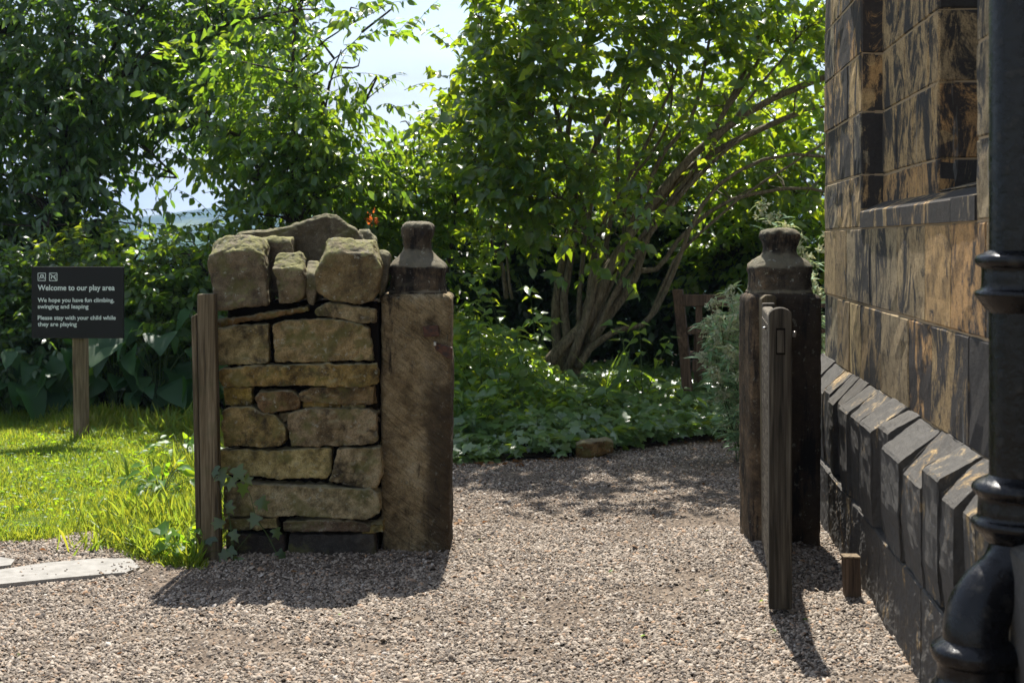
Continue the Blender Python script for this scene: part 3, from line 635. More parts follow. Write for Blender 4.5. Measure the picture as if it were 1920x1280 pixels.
for a in ((880, 700, 10.8, .55, 'leafy sapling just right of the left gatepost, lowest of the row', 8), (905, 640, 11.2, .8, 'leafy sapling close behind the left gatepost, second from it', 9), (960, 560, 12.0, 1.15, 'tallest upright sapling left of the lilac stems', 10),
          (930, 700, 11.2, .7, 'leafy sapling in the middle of the bed left of the lilac', 9), (985, 700, 11.6, .75, 'leafy sapling nearest the left side of the lilac base', 9), (900, 760, 10.5, .42, 'short sapling at the front of the bed near the left gatepost', 8),
          (1060, 760, 11.3, .5, 'sapling standing in front of the lilac base', 7), (1110, 790, 11.0, .35, 'short sapling right of the lilac base near the kerb stone', 7), (1010, 620, 12.9, 1.0, 'sapling in shade behind the left lilac stems', 9),
          (1205, 700, 11.6, .75, 'broad-leaved sapling standing left of the wooden bench', 7), (1215, 760, 11.3, .25, 'sapling directly beside the bench post', 5), (1160, 760, 11.4, .4, 'low sapling between the lilac and the bench', 7),
          (868, 520, 12.4, 1.25, 'tall sapling peeping out just behind the left gatepost cap', 9), (1300, 800, 11.0, .15, 'low leafy plant at the foot of the bench', 5)):
    sapling(*a, ls=.105)
def under():
    n = 8200; x = rng.uniform(-1.3, 1.2, n); y = rng.uniform(10.7, 14.2, n); k = inpoly(x, y, bed_poly); x, y = x[k], y[k]
    h = np.array([bz(a, b) for a, b in zip(x, y)]) + rng.uniform(.1, 1, len(x)) * (.14 + .52 * np.clip(.65 - x, 0, 1.35)) * np.clip((y - 10.4) / .8, .2, 1)
    pos = np.stack((x, y, h), 1); an = rng.uniform(0, 6.28, len(x)); ax = np.stack((np.cos(an), np.sin(an), rng.normal(-.2, .3, len(x))), 1)
    o = leaves('undergrowth', T_LILAC, pos, ax, np.array([0, -.2, 1.]) + rng.normal(0, .35, ax.shape), rng.uniform(.05, .105, len(x)), m_under); tag(o, 'mass of mixed green undergrowth filling the bed', 'undergrowth', kind='stuff')
under()
# strap-leaved clump
bs = P(1135, 730, 11.9); bs[2] = .12; r = thing('strap_leaved_clump', bs, 'clump of long grassy leaves arching right of the lilac base', 'plant')
n = 26; leaves('leaves', (T_BLADE[0] * np.array([.9, 1, 1.6]), T_BLADE[1]), np.tile(bs, (n, 1)) + rng.normal(0, .03, (n, 3)) * (1, 1, .1), np.stack((rng.normal(.35, .4, n), rng.normal(-.1, .3, n), np.ones(n)), 1), rng.normal(size=(n, 3)), rng.uniform(.3, .55, n), m_under, r)

# ------------------------------------------------------------------ mugwort
def mugwort(base, tops, label, leafy=1.0):
    r = thing('mugwort_plant', base, label, 'plant', 'grey-green mugwort'); st = []; pos = []; ax = []; nm = []; fp = []; fa = []; sub = []
    for e in tops:
        c = spline([base + rng.normal(0, .04, 3) * (1, 1, 0), base * .45 + e * .55 + (rng.normal(0, .04), 0, .12), e], 26); st.append(c); T_ = nrmz(np.gradient(c, axis=0)); Ln = np.linalg.norm(e - base)
        for k in range(6, 26):
            t = k / 25
            if rng.random() < .22: continue
            for s in range(2):
                a = rng.uniform(0, 6.28); d = np.array([math.cos(a), math.sin(a), .35]); L_ = (.15 if t < .6 else .085) * rng.uniform(.5, 1) * (1.15 - t * .5)
                q = c[k] + np.linspace(0, 1, 5)[:, None] * d * L_ + np.linspace(0, 1, 5)[:, None] ** 2 * np.array([0, 0, -.03 if t > .5 else -.06]); sub.append(q)
                m = 5 if t > .5 else 4
                for i in range(m):
                    p = q[0] + (q[-1] - q[0]) * (i + 1) / m
                    if t > .5 or rng.random() < .15:
                        for z in range(2): fp.append(p + rng.normal(0, .006, 3)); fa.append(rng.normal(size=3))
                    if t < .75 or rng.random() < .3:
                        sd_ = np.cross(d, (0, 0, 1)) * (1 if i % 2 else -1); pos.append(p); ax.append(sd_ * .8 + d * .8 + rng.normal(0, .25, 3)); nm.append(np.array([0, 0, 1]) + rng.normal(0, .4, 3))
    tubes('stems', st, np.tile(np.linspace(.005, .0015, 26), (len(st), 1)), 4, m_stemg, r)
    tubes('side_shoots', sub, np.tile(np.linspace(.0018, .0009, 5), (len(sub), 1)), 3, m_stemg, r)
    leaves('leaves', T_NARROW, np.array(pos), np.array(ax), np.array(nm), rng.uniform(.06, .11, len(pos)), m_mug, r)
    leaves('flower_heads', T_SMALL, np.array(fp), np.array(fa), rng.normal(size=(len(fp), 3)), rng.uniform(.022, .036, len(fp)), m_mugf, r)
mb = np.array([P(1400, 500, 9.9)[0], 9.9, .0])
mugwort(mb, [P(1335, 560, 9.7), P(1365, 535, 9.8), P(1395, 555, 9.7), P(1345, 620, 9.6), P(1350, 590, 9.5), P(1375, 590, 9.6), P(1312, 662, 9.6), P(1322, 600, 9.7), P(1370, 650, 9.4), P(1405, 620, 9.6), P(1420, 560, 9.8), P(1345, 690, 9.4), P(1370, 545, 10.), P(1345, 640, 9.9), P(1390, 700, 9.4), P(1355, 730, 9.5), P(1400, 760, 9.5)], 'bushy grey-green mugwort in front of the bench, left of the right gatepost')
mb2 = np.array([P(1520, 500, 9.3)[0], 9.3, 0.])
mugwort(mb2, [P(1430, 370, 9.2), P(1470, 420, 9.2), P(1500, 440, 9.2), P(1525, 480, 9.2), P(1530, 540, 9.2), P(1540, 440, 9.4), P(1495, 500, 9.4), P(1450, 400, 9.3), P(1520, 600, 9.2)], 'tall flowering mugwort rising between the right gatepost and the building')
mb3 = G(1398, 862); mugwort(mb3, [mb3 + (-.06, 0, .2), mb3 + (.03, 0, .24), mb3 + (0, -.05, .14)], 'small mugwort sprout at the path edge low beside the right gatepost')

# ------------------------------------------------------------------ stones
def tex(name, sz, depth=3):
    t = bpy.data.textures.new(name, 'CLOUDS'); t.noise_scale = sz; t.noise_depth = depth; return t
TX1, TX2, TX3 = tex('coarse', .16), tex('medium', .05, 4), tex('fine', .014, 3); TX2.noise_type = 'HARD_NOISE'
def displace(o, t, s, mid=.5, coords='GLOBAL'):
    d = o.modifiers.new('displace', 'DISPLACE'); d.texture = t; d.strength = s; d.mid_level = mid; d.texture_coords = coords
def stone(name, pts, Y, depth, parent, mat, vox=.0065, bev=.014, amp=(.028, .012, .004), taper=.94, zf=None, slope=0):
    A = [P(x, y, Y) for x, y in pts]; c = sum(A) / len(A); Bk = [c + (a - c) * taper + np.array([0, depth, 0]) for a in A]
    n = len(A); V = A + Bk; fs = [tuple(range(n)), tuple(range(2 * n - 1, n - 1, -1))] + [(i, i + n, (i + 1) % n + n, (i + 1) % n) for i in range(n)]
    if slope:
        zt_, zb_ = max(a[2] for a in A), min(a[2] for a in A); Fr = []
        for a in A:
            t = (a[2] - zb_) / (zt_ - zb_); q_ = a.copy()
            if t > .5: q_[2] -= slope * (t - .5) / .5; q_[0] = c[0] + (q_[0] - c[0]) * 1.0
            Fr.append(q_)
        Md = [a + np.array([0, slope * 1.25 if (a[2] - zb_) / (zt_ - zb_) > .5 else .02, 0]) for a in A]
        V = Fr + Md + Bk; fs = [tuple(range(n)), tuple(range(3 * n - 1, 2 * n - 1, -1))] + [(k_ * n + i, k_ * n + i + n, k_ * n + (i + 1) % n + n, k_ * n + (i + 1) % n) for i in range(n) for k_ in (0, 1)]
    o = mesh(name, V, fs, mat, parent)
    bm = bmesh.new(); bm.from_mesh(o.data); bmesh.ops.recalc_face_normals(bm, faces=bm.faces[:]); bm.to_mesh(o.data); bm.free()
    b = o.modifiers.new('bevel', 'BEVEL'); b.width = bev; b.segments = 3; b.limit_method = 'ANGLE'; b.angle_limit = .5
    r = o.modifiers.new('remesh', 'REMESH'); r.mode = 'VOXEL'; r.voxel_size = vox; r.use_smooth_shade = True
    displace(o, TX1, amp[0]); displace(o, TX2, amp[1]); displace(o, TX3, amp[2])
    return o
r1 = lambda L_: [(340 + .28125 * x, 380 + .28125 * y) for x, y in L_]
r2_ = lambda L_: [(340 + .28125 * x, 720 + .28125 * y) for x, y in L_]
WY = 6.85
wall = thing('dry_stone_wall', (P(560, 500, WY)[0], WY + .25, 0), 'short end of dry stone wall with rough upright coping stones, left of the gateway', 'wall')
rows = [
 (r1([(235, 778), (840, 688), (852, 738), (240, 825)]), .01), (r1([(890, 722), (960, 678), (1080, 674), (1290, 717), (1290, 798), (1180, 798), (1060, 765), (890, 750)]), .0),
 (r1([(240, 845), (400, 815), (575, 812), (582, 1050), (560, 1072), (240, 1082)]), .0), (r1([(604, 815), (700, 785), (950, 774), (1080, 789), (1180, 812), (1240, 834), (1278, 1048), (622, 1064)]), -.005),
 (r1([(262, 1112), (500, 1086), (1300, 1076), (1305, 1200), (1240, 1220), (280, 1222), (252, 1165)]), -.02),
 (r2_([(275, 22), (465, 22), (460, 140), (290, 142)]), .02), (r2_([(495, 95), (520, 52), (740, 42), (785, 100), (780, 160), (600, 188), (540, 183), (510, 150)]), -.01), (r2_([(785, 60), (870, 24), (1280, 18), (1290, 132), (1000, 130), (785, 105)]), .0),
 (r2_([(810, 116), (1055, 132), (1055, 153), (815, 150)]), .025), (r2_([(1078, 136), (1222, 140), (1215, 162), (1080, 158)]), .03),
 (r2_([(275, 182), (320, 152), (490, 157), (540, 197), (620, 212), (690, 282), (690, 370), (640, 413), (560, 420), (285, 413)]), -.01), (r2_([(650, 200), (715, 192), (720, 225), (680, 253)]), .03), (r2_([(715, 204), (840, 162), (1250, 168), (1300, 202), (1300, 380), (1200, 408), (740, 413), (710, 280)]), .0),
 (r2_([(260, 442), (440, 434), (600, 447), (980, 424), (1003, 442), (1001, 580), (960, 618), (640, 630), (265, 600)]), .01), (r2_([(1042, 442), (1100, 424), (1320, 428), (1335, 560), (1310, 650), (1290, 692), (1130, 677), (998, 643), (1012, 560)]), .0),
 (r2_([(280, 684), (440, 660), (800, 684), (1000, 694), (1260, 709), (1315, 742), (1320, 858), (1250, 902), (1100, 897), (850, 883), (290, 878)]), -.03),
 (r2_([(290, 902), (630, 893), (640, 960), (420, 968), (280, 968)]), .0), (r2_([(680, 922), (860, 908), (1130, 912), (1270, 942), (1250, 983), (980, 983), (680, 978)]), -.01), (r2_([(1200, 950), (1340, 922), (1345, 990), (1210, 990)]), -.005)]
for pts, dy in rows:
    pc = np.mean(pts, 0); pts = [(pc[0] + (x - pc[0]) * 1.0 + 2.2 * np.sign(x - pc[0]), pc[1] + (y - pc[1]) * 1.0 + 2.0 * np.sign(y - pc[1])) for x, y in pts]
    sml = (max(p[1] for p in pts) - min(p[1] for p in pts)) < 18
    stone('stone', pts, WY + dy, .42, wall, m_stone, vox=.0055 if sml else .0065, bev=.003 if sml else .006, amp=(.008, .006, .003) if sml else (.022, .018, .006))
for pts in (r2_([(285, 1000), (600, 1000), (685, 1000), (690, 1135), (640, 1190), (285, 1190)]), r2_([(716, 1000), (1290, 1000), (1310, 1150), (1310, 1190), (716, 1190)])): stone('stone', pts, WY, .42, wall, m_dkst)
cY = WY - .02
for pts, dy, dep, mt in ((r1([(160, 330), (175, 270), (230, 228), (300, 214), (440, 214), (515, 237), (545, 300), (572, 560), (582, 680), (400, 700), (240, 718), (205, 600), (175, 450)]), 0, .26, m_cope),
                     (r1([(500, 236), (735, 230), (748, 320), (750, 620), (560, 620)]), .24, .22, m_cope),
                     (r1([(602, 352), (640, 332), (780, 330), (800, 370), (818, 600), (813, 640), (760, 675), (645, 680), (627, 520)]), .0, .22, m_cope),
                     (r1([(827, 385), (890, 385), (915, 420), (892, 600), (885, 690), (835, 682), (824, 560)]), .05, .3, m_cope),
                     (r1([(960, 242), (1020, 227), (1130, 230), (1270, 242), (1300, 320), (1330, 420), (1310, 600), (1270, 662), (1150, 682), (1000, 657), (892, 590), (907, 440), (935, 330)]), -.01, .3, m_cope),
                     (r1([(362, 192), (620, 162), (740, 137), (960, 60), (1030, 70), (1160, 167), (1215, 230), (1260, 620), (750, 620), (362, 620)]), .36, .12, m_grit),
                     (r1([(1170, 167), (1240, 167), (1295, 240), (1290, 600), (1190, 600)]), .44, .12, m_grit), (r1([(1310, 312), (1385, 335), (1372, 500), (1350, 570), (1310, 680), (1325, 440)]), .12, .2, m_grit)):
    rr = dep > .2 and dy < .1
    o = stone('coping_stone', pts, cY + dy, dep, wall, mt, vox=.007, bev=.012 if rr and len(pts) > 10 else .008, amp=(.04, .012, .006), slope=.075 if rr else .02)
def box(name, x0, x1, y0, y1, z0, z1, mat, parent=None, bev=0, origin=None, seg=2):
    V = [(x, y, z) for z in (z0, z1) for y in (y0, y1) for x in (x0, x1)]
    fs = [(0, 2, 3, 1), (4, 5, 7, 6), (0, 1, 5, 4), (2, 6, 7, 3), (0, 4, 6, 2), (1, 3, 7, 5)]
    o = mesh(name, V, fs, mat, parent, origin=origin)
    if bev: b = o.modifiers.new('bevel', 'BEVEL'); b.width = bev; b.segments = seg
    return o
a, b = P(418, 588, WY), P(706, 1040, WY)
box('rubble_core', a[0], b[0], WY + .1, WY + .55, -.05, a[2] + .05, m_core, wall, .02)
# gateposts
def pillar(name, label, cx, Y0, wpx, prof, mat, matcap):
    """prof: list of (py, halfwidth px) top to shaft shoulder"""
    k = Y0 / F; hw = wpx / 2 * k; X = (cx - 960) * k; yc = Y0 + hw; kc = (Y0 + hw) / F * 1.0
    r = thing(name, (X, yc, 0), label, 'gatepost')
    zs = [(H - (py - HY) * kc, w_ * kc) for py, w_ in prof]
    def ring(z, h, p, seg=88):
        out = []
        for i in range(seg):
            t = 2 * math.pi * (i + .5) / seg; c, s = math.cos(t), math.sin(t); rr = (abs(c) ** p + abs(s) ** p) ** (-1 / p)
            out.append((X + h * rr * c, yc + h * rr * s, z))
        return out
    def stack(nm, lv, mt, amp):
        V = []; n = 88
        for z, h, p in lv: V += ring(z, h, p)
        fs = [(j * n + i, j * n + (i + 1) % n, (j + 1) * n + (i + 1) % n, (j + 1) * n + i) for j in range(len(lv) - 1) for i in range(n)]
        fs += [tuple(range(n))[::-1], tuple((len(lv) - 1) * n + i for i in range(n))]
        o = mesh(nm, V, fs, mt, r, smooth=True); displace(o, TX1, amp[0]); displace(o, TX2, amp[1]); displace(o, TX3, amp[2]); return o
    sh_top = zs[-1][0]
    lv = [(z, hw * (1 - .03 * math.exp(-z * 3)), 14.) for z in np.arange(-.1, sh_top - .03, .014)] + [(sh_top - .026, hw, 14.), (sh_top - .012, hw - .006, 10.), (sh_top - .003, hw - .02, 8.), (sh_top, hw - .045, 6.), (sh_top + .001, hw * .5, 5.)]
    stack('shaft', lv, mat, (.016, .007, .003))
    zz = zs[::-1][1:]; q = spline([(z, h, 0) for z, h in [(sh_top - .01, zz[0][1])] + zz], 60)
    lv = [(z, h, 3.6) for z, h, _ in q]; z, h, _ = q[-1]; lv += [(z + .004, h * .8, 3.4), (z + .006, h * .3, 3)]
    stack('cap', lv, matcap, (.016, .012, .004))
    return r
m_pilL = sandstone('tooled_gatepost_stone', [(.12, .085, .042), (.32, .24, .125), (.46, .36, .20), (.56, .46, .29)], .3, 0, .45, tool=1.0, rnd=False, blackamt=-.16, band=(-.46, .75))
m_capL = sandstone('sooted_cap_stone', [(.03, .025, .019), (.08, .064, .045), (.19, .13, .075)], .55, .08, .75, rnd=False, blackamt=.1)
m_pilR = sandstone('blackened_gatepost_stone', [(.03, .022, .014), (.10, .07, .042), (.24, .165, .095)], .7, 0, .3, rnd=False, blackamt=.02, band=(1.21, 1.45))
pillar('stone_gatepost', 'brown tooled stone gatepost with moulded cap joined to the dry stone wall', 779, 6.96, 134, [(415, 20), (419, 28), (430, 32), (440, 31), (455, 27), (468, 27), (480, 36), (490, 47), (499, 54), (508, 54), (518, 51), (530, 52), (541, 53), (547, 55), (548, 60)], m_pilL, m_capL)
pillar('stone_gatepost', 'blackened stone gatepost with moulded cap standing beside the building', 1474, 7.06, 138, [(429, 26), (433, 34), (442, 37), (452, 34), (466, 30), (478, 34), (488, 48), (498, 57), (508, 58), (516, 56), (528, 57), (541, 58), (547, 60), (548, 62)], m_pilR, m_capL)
for o in list(COL.objects):
    if o.name.startswith('stone_gatepost'): o['group'] = 'pair of stone gateposts'

# iron fittings on the left gatepost
def prism(name, pts3, thick, mat, parent, bev=.003):
    A = [np.array(p, float) for p in pts3]; n = len(A); d = np.array([0, thick, 0]); V = A + [p + d for p in A]
    o = mesh(name, V, [tuple(range(n)), tuple(range(2 * n - 1, n - 1, -1))] + [(i, i + n, (i + 1) % n + n, (i + 1) % n) for i in range(n)], mat, parent)
    bm = bmesh.new(); bm.from_mesh(o.data); bmesh.ops.recalc_face_normals(bm, faces=bm.faces[:]); bm.to_mesh(o.data); bm.free()
    if bev: b_ = o.modifiers.new('bevel', 'BEVEL'); b_.width = bev; b_.segments = 2
    return o
fY = 6.93
it = thing('gate_latch_keeper', P(820, 640, fY), 'rusty iron latch keeper let into the left gatepost', 'latch')
prism('socket', [P(792, 612, fY), P(822, 610, fY), P(824, 630, fY), P(795, 632, fY)], .05, m_rust, it)
prism('strap', [P(814, 642, fY - .01), P(848, 652, fY - .01), P(848, 674, fY - .01), P(836, 670, fY - .01), P(816, 655, fY - .01)], .05, m_rust, it)
prism('pin', [P(813, 641, fY - .03), P(818, 641, fY - .03), P(818, 648, fY - .03), P(813, 648, fY - .03)], .04, m_bolt, it, .002)

# timber post at the left of the wall
tp = thing('timber_post', (P(385, 500, 6.78)[0], 6.85, 0), 'weathered double timber post against the left end of the stone wall', 'post')
def leanbox(name, ptsTop, ptsBot, Y, depth, mat, parent, bev=.006):
    A = [P(*ptsTop[0], Y), P(*ptsTop[1], Y), P(*ptsBot[1], Y), P(*ptsBot[0], Y)]; return prism(name, A, depth, mat, parent, bev)
leanbox('front_board', ((369, 552), (402, 550)), ((378, 1060), (413, 1058)), 6.74, .07, m_post, tp)
leanbox('side_board', ((358, 594), (369, 588)), ((368, 1064), (378, 1062)), 6.76, .10, m_post, tp)

# ------------------------------------------------------------------ right gate
gt = thing('wooden_gate', (1.16, 6.4, 0), 'weathered wooden gate swung open towards the viewer, seen edge on', 'gate')
gn, gf = P(1463.5, 1143, 5.75), P(1440, 600, 6.95)      # near end, hinge end (x positions)
gx0, gx1 = gn[0], gf[0]
def gp(t, off=0): # along the gate from near end t=0 to hinge t=1
    return np.array([gx0 + (gx1 - gx0) * t + off, 5.75 + 1.2 * t])
def gbox(name, t0, t1, o0, o1, z0, z1, mat, parent, bev=.006):
    c = [gp(t0, o0), gp(t0, o1), gp(t1, o1), gp(t1, o0)]; V = [(p[0], p[1], z) for z in (z0, z1) for p in c]
    o = mesh(name, V, [(3, 2, 1, 0), (4, 5, 6, 7), (0, 1, 5, 4), (1, 2, 6, 5), (2, 3, 7, 6), (3, 0, 4, 7)], mat, parent)
    if bev: b_ = o.modifiers.new('bevel', 'BEVEL'); b_.width = bev; b_.segments = 3
    return o
zt = H - (577 - HY) * 5.75 / F
def round_stile():
    V = []; n = 9; out = [(-.046, .032), (.046, .032)] + [(.046 * math.cos(a) , zt - .03 + .03 * math.sin(a)) for a in np.linspace(0, math.pi, n)]
    for t in (0, .07):
        for o_x, z in out: p = gp(t, o_x); V.append((p[0], p[1], z))
    m_ = len(out); return mesh('stile', V, [tuple(range(m_)), tuple(range(2 * m_ - 1, m_ - 1, -1))] + [(i, i + m_, (i + 1) % m_ + m_, (i + 1) % m_) for i in range(m_)], m_gate, gt)
stile = round_stile(); _b = stile.modifiers.new('bevel', 'BEVEL'); _b.width = .005; _b.segments = 3; _b.limit_method = 'ANGLE'
_bm = bmesh.new(); _bm.from_mesh(stile.data); bmesh.ops.recalc_face_normals(_bm, faces=_bm.faces[:]); _bm.to_mesh(stile.data); _bm.free()
gbox('tenon', -.0025, .0, -.014, .015, H - (661 - HY) * 5.75 / F, H - (619 - HY) * 5.75 / F, m_gate, stile, 0)
gbox('tenon_edge', -.0008, .0, -.018, .019, H - (665 - HY) * 5.75 / F, H - (615 - HY) * 5.75 / F, m_core, stile, 0)
gbox('stile', .93, 1.0, -.03, .03, .05, zt - .03, m_gate, gt)
m_gate2 = wood('lit_gate_timber', (.045, .037, .026), (.11, .092, .068), (.20, .175, .135), axis=1)  # paler copy of the gate timber, carrying the light on its left side
gbox('rail', .07, .93, -.032, .02, zt - .16, zt - .045, m_gate2, gt, .012)
gbox('rail', .07, .93, -.025, .02, .60, .68, m_gate2, gt); gbox('rail', .07, .93, -.025, .02, .14, .24, m_gate2, gt)
for i in range(7): gbox('paling', .12 + i * .115, .12 + i * .115 + .065, -.036, -.024, .10, zt - .09, m_gate2, gt, .004)
for (px, py, Y) in ((1428, 689, 6.7), (1427, 694, 6.7)): pass
def cyl(name, p0, p1, r, mat, parent, sides=12): return tubes(name, [np.array([p0, p1])], [[r, r]], sides, mat, parent)
q = P(1487, 622, 5.8); cyl('bolt', q - (.0, 0, .004), q + (.012, 0, -.004), .007, m_bolt, gt); q = P(1486, 629, 5.8); cyl('bolt', q, q + (.012, 0, 0), .006, m_bolt, gt)
q = P(1430, 615, 5.9); cyl('bolt', q - (.0, 0, 0), q + (.016, 0, 0), .006, m_bolt, gt)
# hanging post fixed to the gatepost
hp = thing('hanging_post', (1.26, 7.02, 0), 'dark narrow timber hanging post bolted to the front of the right gatepost', 'post')
prism('post', [P(1428, 560, 6.97), P(1436, 553, 6.97), P(1452, 553, 6.97), P(1456, 558, 6.97), P(1456, 1045, 6.97), P(1434, 1045, 6.97)], .09, m_rust if False else m_post, hp, .006)
# stub post
sp_ = thing('wooden_stub', G(1600, 1120), 'short sawn-off wooden stub standing in gravel at the foot of the building', 'post')
k_ = 6.07 / F; g0 = G(1600, 1120); leanbox('stub_post', ((1583, 1047), (1613, 1047)), ((1587, 1126), (1616, 1126)), 6.04, .06, m_bench, sp_, .003)
prism('pale_top', [P(1582, 1043.5, 6.035), P(1614, 1043.5, 6.035), P(1614, 1047, 6.035), P(1582, 1047, 6.035)], .07, m_signw, sp_, .001)  # thin strip of paler timber along the top of the stub

# ------------------------------------------------------------------ sign
sY = 10.7
sg = thing('play_area_sign', G(148, 832), 'dark square notice board with white lettering on a timber post on the lawn', 'sign')
post = leanbox('post', ((134, 560), (158, 560)), ((138, 845), (161, 845)), sY + .02, .10, m_signw, sg, .004)
A, B_ = P(60, 500, sY), P(232, 634, sY)
pan = box('panel', A[0], B_[0], sY - .012, sY + .02, B_[2], A[2], m_panel, sg, .002)
def text(s, px, py, hpx, wpx):
    c = bpy.data.curves.new('txt', 'FONT'); c.body = s; c.size = 1; c.offset = .018; c.extrude = .0; t = bpy.data.objects.new('txt', c); COL.objects.link(t)
    dg = bpy.context.evaluated_depsgraph_get(); dg.update(); me = bpy.data.meshes.new_from_object(t.evaluated_get(dg)); bpy.data.objects.remove(t)
    co = np.empty(len(me.vertices) * 3); me.vertices.foreach_get('co', co); co = co.reshape(-1, 3); x0, x1 = co[:, 0].min(), co[:, 0].max()
    k = sY / F; sx = wpx * k / (x1 - x0); sz = hpx * k / .73; o0 = P(px, py, sY)
    V = np.stack((o0[0] + (co[:, 0] - x0) * sx, np.full(len(co), sY - .0145), o0[2] + co[:, 1] * sz), 1) - wloc(pan)
    me.vertices.foreach_set('co', V.ravel()); me.update(); o = link('lettering', me, m_letter, pan); return o
text('Welcome to our play area', 72, 544, 10.5, 144)
text('We hope you have fun climbing,', 72, 566, 8, 143); text('swinging and leaping', 72, 578, 8, 95)
text('Please stay with your child while', 72, 599, 8, 146); text('they are playing', 72, 611, 8, 73)
def bars(name, segs, wd_, parent):
    V = []; fs = []
    for (x0, y0, x1, y1) in segs:
        d = np.array([x1 - x0, y1 - y0]); L_ = np.linalg.norm(d); n_ = np.array([-d[1], d[0]]) / L_ * wd_ / 2; i = len(V)
        for qx, qy in ((x0 + n_[0], y0 + n_[1]), (x1 + n_[0], y1 + n_[1]), (x1 - n_[0], y1 - n_[1]), (x0 - n_[0], y0 - n_[1])):
            p = P(qx, qy, sY); p[1] = sY - .0145 - .0002 * (len(fs) % 7); V.append(p)
        fs.append((i, i + 1, i + 2, i + 3))
    return mesh(name, V, fs, m_letter, parent)
def square(x, y, s): return [(x, y, x + s, y), (x + s, y, x + s, y + s), (x + s, y + s, x, y + s), (x, y + s, x, y)]
bars('pictogram', square(72.5, 512, 14) + [(75, 523, 78, 515), (78, 515, 82, 515), (82, 515, 84.5, 523), (78, 516, 78, 521), (81, 516, 81, 521), (77.5, 521, 81.5, 521)], 1.1, pan)
bars('pictogram', square(94, 512, 14) + [(95.5, 513.5, 106.5, 524.5), (96.5, 521, 99, 518), (98, 517.5, 104, 517.5), (103, 517.5, 106, 514.5), (103.5, 518, 105, 523), (98.5, 518, 97.5, 523), (97, 515, 99, 518)], 1.2, pan)

# ------------------------------------------------------------------ paving slabs, kerb stone, fallen leaves, weeds
def slab(pts, label, h=.02):
    A = [G(*p, h) for p in pts]; V = [a for a in A] + [np.array([a[0], a[1], -.02]) for a in A]; n = len(A); c = sum(A) / n; c[2] = 0
    o = mesh('paving_slab', V, [tuple(range(n)), tuple(range(2 * n - 1, n - 1, -1))] + [(i, (i + 1) % n, (i + 1) % n + n, i + n) for i in range(n)], m_slab, origin=c)
    bm = bmesh.new(); bm.from_mesh(o.data); bmesh.ops.recalc_face_normals(bm, faces=bm.faces[:]); bm.to_mesh(o.data); bm.free()
    tag(o, label, 'paving slab', 'pale slabs in the gravel')
slab([(-60, 1100), (110, 1083), (235, 1072), (262, 1062), (245, 1046), (180, 1046), (85, 1054), (-60, 1076)], 'long pale stone slab lying flush in the gravel at the left edge')
slab([(-60, 1068), (20, 1058), (28, 1048), (0, 1043), (-60, 1046)], 'small pale slab corner just beyond the long slab at the left edge')
ks = thing('kerb_stone', G(1115, 855), 'buff kerb stone half buried in ivy at the edge of the bed', 'kerb stone')
stone('stone', [(1078, 830), (1140, 822), (1152, 828), (1152, 850), (1120, 858), (1080, 866)], 9.95, .18, ks, m_stone, .012, .02)
def dead(px, py, n, spread, label):
    c = G(px, py); r = thing('fallen_leaves', c, label, 'fallen leaves'); pos = c + rng.normal(0, 1, (n, 3)) * np.array([spread, spread * .5, 0]) + (0, 0, .02)
    leaves('leaves', T_OVAL, pos, rng.normal(size=(n, 3)) * (1, 1, .25), np.array([0, -.3, 1.]) + rng.normal(0, .4, (n, 3)), rng.uniform(.05, .10, n), m_deadl, r)
dead(930, 872, 6, .09, 'dry brown fallen leaves at the edge of the ivy'); dead(855, 985, 3, .02, 'curled rusty leaf against the foot of the left gatepost')
nl_ = 150; ex = rng.uniform(-.6, 1.7, nl_); ey = np.interp((ex * F / 10.3) + 960, [p[0] for p in bed_edge], [G(*p)[1] for p in bed_edge]) - np.abs(rng.normal(0, .16, nl_))
ex[90:] = rng.uniform(-2.4, 1.5, 60); ey[90:] = rng.uniform(4.8, 9, 60); ok = ~inpoly(ex, ey, lawn_poly); ex, ey = ex[ok], ey[ok]
lp_ = np.stack((ex, ey, [gz(a, b) + .012 for a, b in zip(ex, ey)]), 1)
o = leaves('dry_leaf_litter', T_OVAL, lp_, rng.normal(size=lp_.shape) * (1, 1, .2), np.array([0, 0, 1.]) + rng.normal(0, .3, lp_.shape), rng.uniform(.014, .04, len(lp_)), m_deadl); tag(o, 'small dry brown leaf scraps strewn on the gravel', 'leaf litter', kind='stuff')
# small yellow and green leaves scattered
pl = np.array([G(x, y, .015) for x, y in ((1323, 1107), (980, 1120), (1150, 1068), (1432, 1125), (1505, 1160), (640, 1150), (1372, 1035), (34, 1226), (900, 1010), (1210, 1190), (1448, 1178))])
o = leaves('leaf_litter', T_OVAL, pl, rng.normal(size=(len(pl), 3)) * (1, 1, .1), np.array([0, 0, 1.]) + rng.normal(0, .2, (len(pl), 3)), rng.uniform(.015, .028, len(pl)), m_weed, var=rng.random(len(pl))); tag(o, 'scattered tiny leaves lying on the gravel', 'leaf litter', kind='stuff')
# weed at the timber post
def weed(base, n, spread, h, ls, T, mat, name, label):
    r = thing(name, base, label, 'plant'); a = rng.uniform(0, 6.28, n); rr = rng.uniform(.2, 1, n) * spread; hh = rng.uniform(.2, 1, n) * h
    pos = base + np.stack((np.cos(a) * rr, np.sin(a) * rr * .7, hh), 1); st = [spline([base, (base + p) / 2 + (0, 0, .02), p], 5) for p in pos]
    tubes('stems', st, np.tile(np.linspace(.003, .0012, 5), (n, 1)), 3, m_stemg, r)
    leaves('leaves', T, pos, np.stack((np.cos(a), np.sin(a) - .4, rng.normal(-.1, .3, n)), 1), np.array([0, -.2, 1.]) + rng.normal(0, .35, (n, 3)), rng.uniform(.6, 1.2, n) * ls, mat, r)
weed(G(335, 1050), 26, .13, .16, .085, T_LILAC, m_weed, 'hedge_mustard', 'yellow-green broad-leaved weed at the foot of the timber post')
